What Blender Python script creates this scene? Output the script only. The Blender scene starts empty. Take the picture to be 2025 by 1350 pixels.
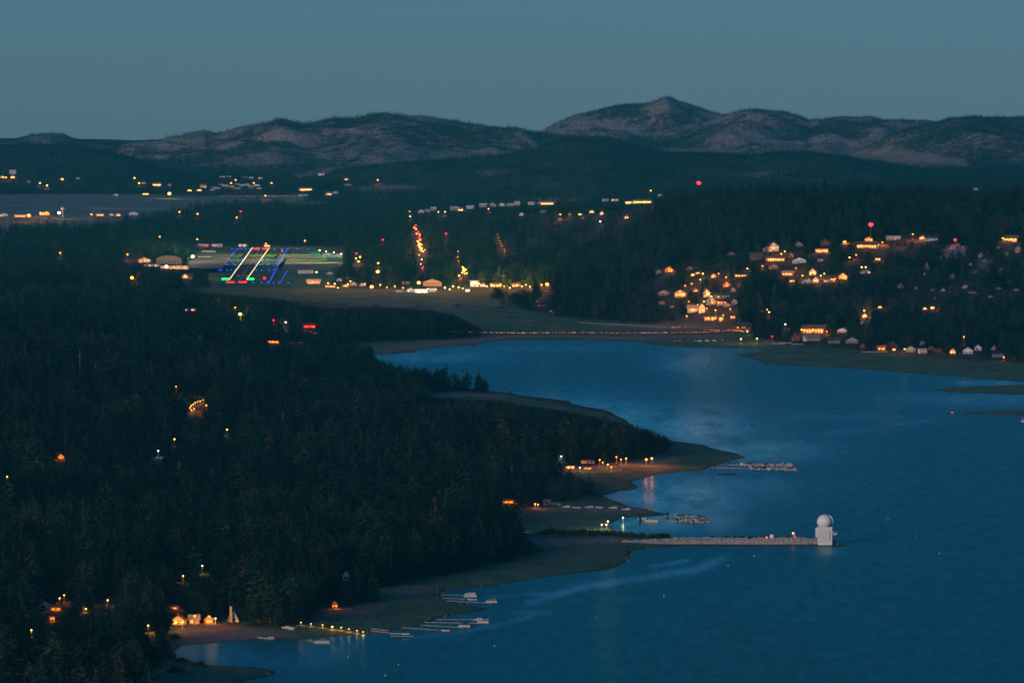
import bpy, math, random
import numpy as np
from mathutils import Vector

# ------------------------------------------------------------------ camera, world, sun, exposure
SC = bpy.context.scene
COL = SC.collection
F, CX, CY, CAMH, HOR = 13200.0, 1012.5, 675.0, 310.0, 133.0   # focal length in photo pixels, eye 310 m above the lake
PITCH = math.atan((CY - HOR) / F)
cam_data = bpy.data.cameras.new('camera')
cam_data.sensor_width = 36.0
cam_data.lens = 36.0 * F / 2025.0
cam_data.clip_start, cam_data.clip_end = 10.0, 80000.0
cam = bpy.data.objects.new('camera', cam_data)
cam.location = (0, 0, CAMH)
cam.rotation_euler = (math.pi / 2 - PITCH, 0, 0)
COL.objects.link(cam)
SC.camera = cam

SUN_EL = math.radians(6.0)
world = bpy.data.worlds.new('World')
SC.world = world
world.use_nodes = True
wn = world.node_tree
bg = wn.nodes['Background']
sky = wn.nodes.new('ShaderNodeTexSky')
sky.sky_type = 'NISHITA'
sky.sun_disc = False
sky.sun_elevation = SUN_EL
sky.sun_rotation = math.pi + math.radians(34)   # afterglow behind the camera
sky.altitude = 2300
sky.ozone_density = 6.0
sky.dust_density = 1.0
sky.air_density = 1.0
tint = wn.nodes.new('ShaderNodeMix')
tint.data_type = 'RGBA'
tint.blend_type = 'MULTIPLY'
tint.inputs[0].default_value = 1.0
tint.inputs[7].default_value = (1.08, 0.94, 0.945, 1)
wn.links.new(sky.outputs[0], tint.inputs[6])
wn.links.new(tint.outputs[2], bg.inputs[0])
bg.inputs[1].default_value = 0.108

sun_data = bpy.data.lights.new('sun', 'SUN')
sun_data.energy = 1.85
sun_data.angle = math.radians(20)
sun_data.color = (1.0, 0.80, 0.68)
sun = bpy.data.objects.new('sun', sun_data)
sun.rotation_euler = (math.radians(90 - 9), 0, math.radians(-34))   # from behind the camera, low and to the left
COL.objects.link(sun)

SC.view_settings.view_transform = 'Standard'
SC.view_settings.look = 'None'
SC.view_settings.exposure = 0.0
SC.view_settings.gamma = 1.0
cy = SC.cycles
cy.max_bounces = 3
cy.diffuse_bounces = 0
cy.glossy_bounces = 2
cy.transmission_bounces = 1
cy.volume_bounces = 0
cy.transparent_max_bounces = 4
cy.sample_clamp_indirect = 0.5
cy.sample_clamp_direct = 5.0
cy.use_adaptive_sampling = False
cy.sampling_pattern = 'BLUE_NOISE'
cy.use_denoising = True
cy.denoiser = 'OPENIMAGEDENOISE'
cy.denoising_prefilter = 'ACCURATE'
cy.filter_width = 1.5
cy.use_light_tree = True

random.seed(7)
rng = np.random.default_rng(11)

# ------------------------------------------------------------------ camera geometry helpers
sp, cp = math.sin(PITCH), math.cos(PITCH)

def ray(x, y):
    dx, dy = (x - CX) / F, (CY - y) / F
    d = np.array([dx, cp + dy * sp, -sp + dy * cp])
    return d / d[1]                     # per metre of depth

def gp(x, y, z=0.0):
    """point on the level z seen at photo pixel x, y"""
    d = ray(x, y)
    t = (z - CAMH) / d[2]
    return np.array([d[0] * t, t, z])

def proj(X, Y, Z):
    zc = cp * Y - sp * (Z - CAMH)
    yc = sp * Y + cp * (Z - CAMH)
    return CX + F * X / zc, CY - F * yc / zc

def ss(a, b, t):
    t = np.clip((t - a) / (b - a), 0, 1)
    return t * t * (3 - 2 * t)

def vnoise(x, y, seed=0):
    xi = np.floor(x).astype(np.int64); yi = np.floor(y).astype(np.int64)
    fx, fy = x - xi, y - yi
    fx = fx * fx * (3 - 2 * fx); fy = fy * fy * (3 - 2 * fy)
    def h(i, j):
        n = (i * 374761393 + j * 668265263 + seed * 974711) & 0xffffffff
        n = ((n ^ (n >> 13)) * 1274126177) & 0xffffffff
        return ((n ^ (n >> 16)) & 0xffff) / 65535.0
    a, b, c, d = h(xi, yi), h(xi + 1, yi), h(xi, yi + 1), h(xi + 1, yi + 1)
    return (a + (b - a) * fx) * (1 - fy) + (c + (d - c) * fx) * fy

def fbm(x, y, seed=0, o=4):
    s, a, t = 0, 1.0, 0
    for k in range(o):
        s = s + a * vnoise(x * 2 ** k, y * 2 ** k, seed + k * 17); t += a; a *= 0.5
    return s / t

def inpoly(px, py, poly):
    r = np.zeros(px.shape, bool)
    n = len(poly)
    for i in range(n):
        x0, y0 = poly[i]; x1, y1 = poly[(i + 1) % n]
        if y0 == y1:
            continue
        c = (y0 > py) != (y1 > py)
        r ^= c & (px < (x1 - x0) * (py - y0) / (y1 - y0) + x0)
    return r

def segdist(px, py, poly, closed=True):
    d = np.full(px.shape, 1e12)
    n = len(poly)
    for i in range(n if closed else n - 1):
        x0, y0 = poly[i]; x1, y1 = poly[(i + 1) % n]
        ex, ey = x1 - x0, y1 - y0
        L = ex * ex + ey * ey + 1e-9
        t = np.clip(((px - x0) * ex + (py - y0) * ey) / L, 0, 1)
        np.minimum(d, (px - x0 - t * ex) ** 2 + (py - y0 - t * ey) ** 2, out=d)
    return np.sqrt(d)

# ------------------------------------------------------------------ materials
MATS = {}
def mat(name, col, rough=0.85, var=0.25, scale=1.0, spec=0.3, emit=None, strength=0.0, metal=0.0):
    if name in MATS:
        return MATS[name]
    m = bpy.data.materials.new(name); m.use_nodes = True
    nt = m.node_tree; b = nt.nodes['Principled BSDF']
    b.inputs['Roughness'].default_value = rough
    b.inputs['Specular IOR Level'].default_value = spec
    b.inputs['Metallic'].default_value = metal
    if emit is None:
        tc = nt.nodes.new('ShaderNodeTexCoord'); no = nt.nodes.new('ShaderNodeTexNoise')
        no.inputs['Scale'].default_value = scale; no.inputs['Detail'].default_value = 4
        nt.links.new(tc.outputs['Object'], no.inputs['Vector'])
        r = nt.nodes.new('ShaderNodeMix'); r.data_type = 'RGBA'
        r.inputs[6].default_value = (*[c * (1 - var) for c in col], 1)
        r.inputs[7].default_value = (*[min(0.95, c * (1 + var)) for c in col], 1)
        nt.links.new(no.outputs[0], r.inputs[0]); nt.links.new(r.outputs[2], b.inputs['Base Color'])
    else:
        b.inputs['Base Color'].default_value = (*col, 1)
        b.inputs['Emission Color'].default_value = (*emit, 1)
        b.inputs['Emission Strength'].default_value = strength
    MATS[name] = m
    return m

WALL = dict(white=(.72, .72, .70), cream=(.60, .55, .45), tan=(.42, .31, .21), brown=(.14, .085, .055), red=(.30, .07, .05),
            grey=(.34, .35, .36), green=(.42, .50, .42), pink=(.50, .33, .27), dark=(.09, .08, .08))
ROOF = dict(dark=(.06, .06, .065), brown=(.13, .09, .07), grey=(.28, .28, .28), teal=(.05, .11, .11), pale=(.55, .55, .53),
            red=(.24, .07, .05), tan=(.36, .27, .20))
def wallm(k): return mat('wall paint ' + k, WALL[k], .8, .15, .6)
def roofm(k): return mat('roof shingles ' + k, ROOF[k], .85, .3, .9)
GLOW = dict(orange=(1, .20, .012), warm=(1, .33, .055), yellow=(1, .50, .07), white=(1, .78, .45), cool=(.8, .93, 1),
            red=(1, .008, .012), blue=(.008, .085, 1), green=(.005, 1, .06), lime=(1, .82, .22))
def glow(k, s): return mat('lit %s %g' % (k, s), (.03, .03, .03), .6, emit=GLOW[k], strength=s)
GLASS = mat('dark window glass', (.02, .03, .035), .12, .2, 1, .5)
TRIM = mat('white trim', (.62, .62, .60), .7, .1, 1)
METAL = mat('galvanised steel', (.30, .31, .32), .5, .2, 2, .5)
WOOD = mat('weathered timber', (.24, .19, .15), .85, .3, 1.5)
ASPHALT = mat('asphalt', (.055, .055, .057), .9, .3, .12)
PAINT = mat('road paint', (.75, .75, .72), .8, .15, .5)

# ------------------------------------------------------------------ mesh helpers
class Geo:
    def __init__(s): s.v, s.f, s.m = [], [], []
    def add(s, v, f, mi=0):
        o = len(s.v); s.v += [tuple(p) for p in v]; s.f += [tuple(i + o for i in q) for q in f]; s.m += [mi] * len(f); return s
    def box(s, x0, x1, y0, y1, z0, z1, mi=0):
        return s.add([(x0, y0, z0), (x1, y0, z0), (x1, y1, z0), (x0, y1, z0), (x0, y0, z1), (x1, y0, z1), (x1, y1, z1), (x0, y1, z1)],
                     [(0, 3, 2, 1), (4, 5, 6, 7), (0, 1, 5, 4), (1, 2, 6, 5), (2, 3, 7, 6), (3, 0, 4, 7)], mi)
    def lathe(s, pr, n=10, c=(0, 0), mi=0):
        v, f = [], []
        for r, z in pr:
            for k in range(n):
                a = 2 * math.pi * k / n; v.append((c[0] + r * math.cos(a), c[1] + r * math.sin(a), z))
        for j in range(len(pr) - 1):
            for k in range(n):
                k2 = (k + 1) % n; f.append((j * n + k, j * n + k2, (j + 1) * n + k2, (j + 1) * n + k))
        f.append(tuple(range(n - 1, -1, -1))); f.append(tuple((len(pr) - 1) * n + k for k in range(n)))
        return s.add(v, f, mi)
    def ball(s, c, r, n=8, rings=5, mi=0):
        pr = [(max(.02, r * math.sin(math.pi * k / rings)), c[2] - r * math.cos(math.pi * k / rings)) for k in range(rings + 1)]
        return s.lathe(pr, n, (c[0], c[1]), mi)
    def extrude(s, prof, y0, y1, mi=0):            # profile (x, z) counter-clockwise seen from -Y, pulled along Y
        n = len(prof)
        v = [(x, y0, z) for x, z in prof] + [(x, y1, z) for x, z in prof]
        f = [tuple(range(n)), tuple(range(2 * n - 1, n - 1, -1))] + [((i + 1) % n, i, n + i, n + (i + 1) % n) for i in range(n)]
        return s.add(v, f, mi)
    def bar(s, p, q, r=.05, mi=0):
        p, q = Vector(p), Vector(q); d = (q - p).normalized()
        a = d.orthogonal().normalized(); b = d.cross(a); v = []
        for e in (p, q):
            for k in range(4):
                t = math.pi / 4 + k * math.pi / 2; v.append(e + a * r * math.cos(t) + b * r * math.sin(t))
        return s.add(v, [(0, 1, 5, 4), (1, 2, 6, 5), (2, 3, 7, 6), (3, 0, 4, 7), (3, 2, 1, 0), (4, 5, 6, 7)], mi)
    def mesh(s, name, mats=(), smooth=False):
        me = bpy.data.meshes.new(name); me.from_pydata(s.v, [], s.f)
        for m in mats: me.materials.append(m)
        if len(set(s.m)) > 1: me.polygons.foreach_set('material_index', s.m)
        if smooth: me.polygons.foreach_set('use_smooth', [True] * len(s.f))
        me.update(); return me

def ob(name, data, parent=None, loc=(0, 0, 0), rz=0.0, m=None):
    o = bpy.data.objects.new(name, data); COL.objects.link(o)
    o.location = loc; o.rotation_euler = (0, 0, rz)
    if parent is not None: o.parent = parent
    if m is not None:                              # a colour of its own on shared mesh data
        o.material_slots[0].link = 'OBJECT'; o.material_slots[0].material = m
    return o

def tag(o, label, cat, group=None, kind=None):
    o['label'] = label; o['category'] = cat
    if group: o['group'] = group
    if kind: o['kind'] = kind
    return o

def thing(name, label, cat, loc, rz=0.0, group=None):
    return tag(ob(name, None, None, loc, rz), label, cat, group)

def struct(name, data):
    o = ob(name, data); o['kind'] = 'structure'; return o

def npmesh(name, V, Fq, mats=(), smooth=True):
    me = bpy.data.meshes.new(name)
    k = Fq.shape[1]
    me.vertices.add(len(V)); me.vertices.foreach_set('co', np.asarray(V, np.float32).ravel())
    me.loops.add(Fq.size); me.loops.foreach_set('vertex_index', Fq.astype(np.int32).ravel())
    me.polygons.add(len(Fq)); me.polygons.foreach_set('loop_start', np.arange(0, Fq.size, k, dtype=np.int32))
    me.polygons.foreach_set('loop_total', np.full(len(Fq), k, np.int32))
    me.polygons.foreach_set('use_smooth', np.full(len(Fq), smooth))
    for m in mats: me.materials.append(m)
    me.update(calc_edges=True); me.validate(); return me

# ------------------------------------------------------------------ lake outline (photo pixels on the water level -> metres)
LAKE = [(470, 1352), (520, 1336), (543, 1327), (500, 1319), (440, 1316), (395, 1312), (362, 1300), (358, 1286), (374, 1277), (440, 1270), (520, 1265), (560, 1264),
 (605, 1262), (650, 1258), (694, 1255), (737, 1251), (797, 1241), (834, 1237), (850, 1232), (865, 1227), (892, 1215), (928, 1210), (969, 1204), (939, 1199), (894, 1189),
 (879, 1184), (872, 1176), (883, 1169), (928, 1162), (1009, 1151), (1099, 1138), (1150, 1133), (1203, 1126), (1225, 1113), (1241, 1102), (1250, 1096), (1272, 1085), (1300, 1082),
 (1348, 1080), (1420, 1079), (1498, 1078.5), (1600, 1079.5), (1650, 1080.5), (1697, 1080), (1671, 1076.5), (1650, 1073), (1640, 1067), (1500, 1064.5), (1400, 1064), (1300, 1061),
 (1254, 1057), (1230, 1050), (1216, 1044), (1207, 1037), (1222, 1029), (1230, 1025), (1250, 1023), (1290, 1021), (1316, 1019), (1331, 1016), (1310, 1012),
 (1290, 1008), (1260, 1004), (1230, 1000), (1224, 996), (1216, 991), (1202, 982), (1200, 978), (1210, 974), (1230, 970), (1260, 968), (1272, 963), (1266, 960),
 (1254, 956), (1252, 952), (1262, 948), (1290, 942), (1310, 937), (1340, 934), (1394, 930), (1410, 920), (1430, 914), (1479, 905), (1456, 895), (1430, 888), (1399, 880),
 (1360, 874), (1325, 871), (1275, 855), (1240, 836), (1234, 828), (1206, 815), (1170, 806), (1130, 797), (1127, 793), (1082, 787), (1030, 782), (1005, 777), (950, 771), (880, 762),
 (800, 744), (745, 726), (710, 716), (680, 712), (670, 706), (700, 703), (722, 702), (770, 700), (812, 697), (816, 694), (840, 690), (871, 686), (940, 682), (975, 675), (1013, 672),
 (1134, 672), (1203, 674), (1272, 676), (1290, 681), (1325, 685), (1377, 687), (1446, 688.5), (1491, 690), (1518, 694), (1474, 698), (1456, 701), (1480, 707.5), (1518, 720), (1567, 723),
 (1671, 728), (1774, 736), (1878, 743), (1947, 749), (2023, 754), (2300, 762), (2900, 762), (2900, 1900), (300, 1900)]
ISLES = [[(1843, 771), (1860, 768), (1878, 766), (1947, 763), (2025, 760), (2300, 757), (2300, 784), (2025, 780), (1947, 778), (1878, 775)],
         [(1798, 817.5), (1878, 816), (1947, 813), (2025, 811), (2250, 808), (2250, 824), (2025, 821.5), (1878, 819)],
         [(1424, 937), (1432, 935.5), (1444, 936), (1453, 938), (1444, 939.5), (1430, 939)]]
def wpoly(p): return [tuple(gp(x, y)[:2]) for x, y in p]
LAKEW = wpoly(LAKE); ISLEW = [wpoly(p) for p in ISLES]

# ------------------------------------------------------------------ terrain heights
NU = 560
US = np.linspace(-0.108, 0.108, NU)
ypix = np.arange(1912, 560, -2.5)
DS = np.concatenate([[600, 1000, 1500, 2000], CAMH * F / (ypix - HOR)])
DS = np.concatenate([DS, np.arange(DS[-1] + 40, 27000, 45.0)])
U, D = np.meshgrid(US, DS)
GX, GY = U * D, D
PX = CX + U * F                        # photo column of every grid line (the view axis is level enough)

def curve(pts, x):
    p = sorted(pts); return np.interp(x, [a for a, b in p], [b for a, b in p])

def ridge(pts, Dc, Df, back, th, relief, seed, wl=700.0, p=0.5):
    Dc = curve(Dc, PX) if isinstance(Dc, list) else Dc
    Df = curve(Df, PX) if isinstance(Df, list) else Df
    z1 = CAMH - Dc * (curve(pts, PX) - HOR) / F - th
    z1 = np.maximum(z1, 0)
    t = np.clip((D - Df) / (Dc - Df), 0, 1); s = t * t * (3 - 2 * t)
    h = z1 * (p * t + (1 - p) * s)
    h = np.where(D > Dc, z1 * (1 - 0.75 * ss(0, back, D - Dc)), h)
    n = fbm(GX / wl + 7, GY / (wl * 1.6), seed, 5)
    wx_ = GX + 260 * (fbm(GX / 900, GY / 900, seed + 9, 3) - .5) + .22 * GY
    g = np.abs(fbm(wx_ / (wl * .55), GY / (wl * 3.2) + 3, seed + 5, 4) - .5) * 2
    h = h + relief * (.6 * (n - .5) - 1.1 * g + .3) * np.clip(h / 45, 0, 1) * (1 - 0.8 * t ** 6)
    return h

RID = [
 ridge([(880, 300), (980, 285), (1060, 268), (1090, 254), (1110, 244), (1140, 228), (1180, 218), (1230, 211), (1280, 206), (1300, 198), (1312, 192), (1322, 191), (1345, 202), (1400, 222), (1435, 231), (1500, 248), (1600, 265), (1700, 300)], 24000, 20500, 3000, 3, 95, 1),
 ridge([(1200, 300), (1330, 266), (1400, 243), (1435, 231), (1450, 224), (1470, 219), (1500, 216), (1540, 219), (1580, 229), (1600, 236), (1640, 232), (1700, 232), (1725, 229), (1750, 235), (1790, 236), (1830, 243), (1900, 262), (2000, 290), (2300, 300)], 22600, 19500, 2500, 8, 90, 2),
 ridge([(1560, 340), (1700, 290), (1760, 266), (1830, 243), (1870, 231), (1920, 222), (1970, 223), (2025, 227), (2150, 240), (2500, 260)], 20800, 17800, 2500, 9, 70, 3),
 ridge([(60, 335), (200, 308), (240, 291), (290, 286), (340, 282), (380, 270), (403, 263), (430, 266), (470, 255), (520, 245), (552, 236), (600, 243), (640, 240), (690, 239), (725, 231), (760, 226), (820, 229), (850, 230), (900, 239), (950, 242), (1000, 250), (1040, 253), (1090, 259), (1140, 267), (1200, 282), (1300, 305)], 21200, 18200, 2500, 8, 110, 4),
 ridge([(-700, 276), (0, 280), (40, 274), (60, 268), (100, 266), (130, 269), (150, 279), (200, 285), (240, 292), (330, 312)], 22900, 20000, 2500, 3, 30, 5),
 ridge([(-700, 262), (-200, 268), (0, 279), (60, 282), (150, 285), (205, 291), (250, 301), (290, 319), (330, 334), (370, 342), (450, 352), (560, 365)], 18200, 15700, 1500, 14, 22, 6, 600),
 ridge([(330, 368), (450, 360), (560, 344), (640, 334), (760, 322), (900, 308), (1000, 301), (1060, 288), (1100, 274), (1160, 265), (1200, 264), (1250, 278), (1300, 296), (1400, 301), (1470, 303), (1540, 296), (1600, 295), (1680, 303), (1760, 318), (1850, 337), (1930, 350), (2025, 360), (2400, 372)], 17600, 13800, 1500, 14, 55, 7, 600),
 ridge([(600, 474), (700, 455), (780, 435), (830, 424), (900, 414), (1000, 408), (1100, 404), (1160, 407), (1230, 396), (1300, 386), (1380, 379), (1450, 377), (1550, 381), (1680, 377), (1750, 383), (1850, 381), (1950, 386), (2025, 386), (2400, 388)],
       [(600, 12800), (800, 12500), (1000, 11500), (1150, 10600), (1300, 9800), (1500, 9400), (2025, 9200)],
       [(600, 10400), (800, 9900), (1000, 9300), (1150, 8500), (1300, 8000), (1500, 7560), (1700, 7450), (2025, 7200)], 1400, 16, 16, 8, 420, .7),
 ridge([(-700, 575), (-300, 585), (0, 614), (200, 637), (400, 657), (500, 676), (560, 692), (640, 716), (720, 745), (800, 770)], 6500, [(-300, 3500), (0, 3850), (300, 4300), (600, 5000)], 1500, 18, 8, 9, 300, .75),
]
hills = np.maximum.reduce(RID)
which = np.argmax(np.stack(RID), axis=0)
sd = np.full(D.shape, 400.0)
near = D < 9000
dl = segdist(GX[near], GY[near], LAKEW); il = inpoly(GX[near], GY[near], LAKEW)
s = np.where(il, -dl, dl)
for w in ISLEW:
    di = segdist(GX[near], GY[near], w); ii = inpoly(GX[near], GY[near], w)
    s = np.where(ii, di, np.where(il, np.maximum(s, -di), s))
sd[near] = s
sd = sd + np.clip(1.2 - np.abs(sd) / 60, 0, 1) * np.where(np.abs(GX - 150) < 90, np.where(np.abs(GY - 4345) < 60, 0, 1), 1) * ((fbm(GX / 16, GY / 34, 33, 3) - .5) * 7 + (fbm(GX / 55, GY / 110, 34, 2) - .5) * 12)
wob = fbm(GX / 60, GY / 140, 31, 3)
land = 0.045 * np.clip(sd, 0, 30) + .012 * np.clip(sd - 30, 0, 90) + (wob - .5) * 1.2 * ss(10, 60, sd)
GZ = np.where(sd < 0, np.maximum(sd * .07, -5), land)
GZ = np.where(sd > 0, np.maximum(GZ, hills * ss(5, 120, sd)), GZ)
flat = np.zeros(D.shape); flat[inpoly(*proj(GX, GY, 2 + 0 * GX), [(345, 562), (372, 490), (440, 484), (620, 484), (700, 488), (700, 545), (650, 572), (560, 574), (420, 572)])] = 1
for _ in range(4):
    flat[1:-1, 1:-1] = (flat[1:-1, 1:-1] * 2 + flat[:-2, 1:-1] + flat[2:, 1:-1] + flat[1:-1, :-2] + flat[1:-1, 2:]) / 6
GZ = GZ * (1 - flat) + 2.0 * flat
GPX, GPY = proj(GX, GY, GZ)

def grid_at(A, X, Y):
    X, Y = np.asarray(X, float), np.asarray(Y, float)
    c = np.clip((X / Y - US[0]) / (US[1] - US[0]), 0, NU - 1.001); r = np.clip(np.interp(Y, DS, np.arange(len(DS))), 0, len(DS) - 1.001)
    ci, ri = c.astype(int), r.astype(int); fc, fr = c - ci, r - ri
    return (A[ri, ci] * (1 - fc) + A[ri, ci + 1] * fc) * (1 - fr) + (A[ri + 1, ci] * (1 - fc) + A[ri + 1, ci + 1] * fc) * fr
def gz(X, Y): return grid_at(GZ, X, Y)
TD = np.concatenate([np.arange(2800, 12000, 3.0), np.arange(12000, 26900, 8.0)])
def hit(x, y):
    """first ground (or water) point seen at a photo pixel"""
    d = ray(x, y)
    X, Y, Z = d[0] * TD, TD, CAMH + d[2] * TD
    g = np.maximum(gz(X, Y), 0.0)
    k = np.nonzero(Z <= g)[0]
    k = k[0] if len(k) else len(TD) - 1
    if k > 0:
        a, b = Z[k - 1] - g[k - 1], g[k] - Z[k]
        t = a / (a + b + 1e-9); Yh = TD[k - 1] + t * (TD[k] - TD[k - 1])
    else: Yh = TD[0]
    Xh = d[0] * Yh
    return np.array([Xh, Yh, max(float(gz(Xh, Yh)), 0.0)])

# ------------------------------------------------------------------ land cover (photo-pixel outlines of open ground)
MEADOWS = [
 [(380, 572), (430, 563), (560, 561), (740, 571), (830, 579), (880, 583), (960, 590), (1000, 603), (1100, 626), (1250, 640), (1400, 648), (1490, 655), (1480, 680), (960, 676), (950, 660), (930, 640), (850, 612), (700, 602), (560, 592), (470, 584), (400, 578)],
 [(372, 545), (385, 500), (440, 486), (600, 486), (690, 490), (682, 535), (640, 568), (560, 570), (430, 570)],
 [(-400, 462), (-400, 384), (0, 385), (250, 384), (430, 388), (600, 386), (604, 403), (420, 406), (380, 413), (330, 427), (250, 440), (228, 459), (0, 460)],
 [(1285, 662), (1420, 656), (1500, 669), (1580, 682), (1680, 692), (1850, 707), (2100, 722), (2500, 730), (2500, 835), (1285, 835)],
 [(838, 777), (900, 775), (1005, 780), (1240, 826), (1238, 838), (1150, 816), (1000, 797), (845, 786)],
 [(270, 1420), (285, 1330), (300, 1312), (352, 1300), (335, 1268), (345, 1238), (480, 1238), (560, 1241), (625, 1222), (650, 1205), (755, 1195), (745, 1165), (830, 1147), (1000, 1110), (1070, 1087), (1045, 1062), (1010, 1020), (1040, 1004),
  (1100, 992), (1200, 977), (1190, 960), (1120, 931), (1240, 914), (1320, 896), (1335, 873), (1490, 895), (1800, 905), (1800, 1420)],
 [(572, 690), (720, 677), (830, 672), (960, 668), (985, 676), (820, 704), (730, 718), (640, 724), (590, 707)],
]
SANDS = [[(350, 1242), (480, 1238), (570, 1252), (600, 1262), (540, 1264), (380, 1275)], [(640, 1205), (745, 1190), (770, 1196), (735, 1215), (650, 1216)],
 [(1120, 926), (1240, 912), (1340, 898), (1345, 910), (1280, 918), (1150, 932)], [(1035, 1002), (1240, 1000), (1300, 1012), (1240, 1014), (1060, 1009)],
 [(725, 690), (780, 682), (960, 668), (985, 675), (870, 687), (815, 694)], [(580, 690), (720, 690), (815, 696), (720, 702), (600, 702)], [(960, 663), (1420, 661), (1420, 668), (960, 673)],
 [(760, 1172), (850, 1160), (850, 1170), (780, 1178)], [(845, 779), (920, 777), (1000, 782), (980, 787), (860, 783)], [(1540, 607), (1640, 606), (1640, 622), (1540, 622)],
 [(1040, 1066), (1230, 1063), (1240, 1072), (1060, 1078)], [(1330, 385), (1540, 386), (1530, 398), (1340, 398)], [(1180, 640), (1360, 640), (1440, 650), (1350, 652), (1190, 646)],
 [(560, 352), (640, 333), (800, 318), (900, 309), (900, 316), (700, 334), (600, 352)], [(1650, 305), (1760, 296), (1900, 312), (1920, 330), (1820, 334), (1700, 318)], [(1310, 294), (1475, 295), (1475, 302), (1310, 301)],
 [(990, 397), (1060, 391), (1150, 394), (1180, 400), (1090, 401)], [(690, 372), (780, 366), (850, 370), (800, 379), (720, 380)], [(930, 345), (980, 340), (1010, 345), (960, 350)], [(1450, 345), (1540, 338), (1570, 344), (1500, 352)], [(560, 400), (640, 398), (650, 404), (570, 408)]]
meadow = np.zeros(D.shape); sand = np.zeros(D.shape)
for p in MEADOWS: meadow[inpoly(GPX, GPY, p)] = 1
for p in SANDS: sand[inpoly(GPX, GPY, p)] = 1
def blur(A, n=2):
    for _ in range(n):
        B = A.copy(); B[1:-1, 1:-1] = (A[1:-1, 1:-1] * 2 + A[:-2, 1:-1] + A[2:, 1:-1] + A[1:-1, :-2] + A[1:-1, 2:]) / 6; A = B
    return A
CLEAR = np.maximum(meadow, sand)
meadow, sand = blur(meadow), blur(sand)
rock = np.zeros(D.shape)
for k, base in ((0, 1.0), (1, .9), (2, .55), (3, .8), (4, .6), (6, .16)):
    rock[which == k] = base
rock *= ss(4, 45, hills)
ROCKN = fbm(GX / 260, GY / 420, 77, 5)
rock = np.clip(rock * (0.30 + 2.1 * (ROCKN - .33)), 0, 1)
for (x, y, sx, sy, a) in [(1318, 206, 60, 22, 1), (1150, 246, 50, 20, .8), (97, 276, 48, 11, 1), (395, 268, 26, 10, 1), (285, 289, 40, 8, .8), (345, 285, 30, 8, .6), (1500, 235, 60, 20, .7), (1950, 540, 90, 60, .38), (1890, 495, 30, 15, .9), (755, 275, 20, 25, .6), (430, 290, 90, 25, .4), (1430, 388, 90, 9, .5), (1230, 262, 150, 18, .65), (1000, 285, 120, 16, .5), (650, 300, 200, 14, .4)]:
    rock = np.maximum(rock, a * np.exp(-((GPX - x) / sx) ** 2 - ((GPY - y) / sy) ** 2) * (which != 6))
plain = np.zeros(D.shape); plain[inpoly(GPX, GPY, MEADOWS[2])] = 1; plain[inpoly(GPX, GPY, [(560, 491), (690, 491), (684, 531), (640, 534), (556, 537)])] = .8; plain = blur(plain)  # dry plain, plus an airfield patch paled to paint in its floodlit look
GZ = GZ + ss(30, 90, hills) * ss(16000, 19500, D) * ((fbm(GX / 140, GY / 300, 99, 4) - .5) * 30 + rock * (fbm(GX / 60, GY / 110, 98, 3) - .4) * 16)

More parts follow.
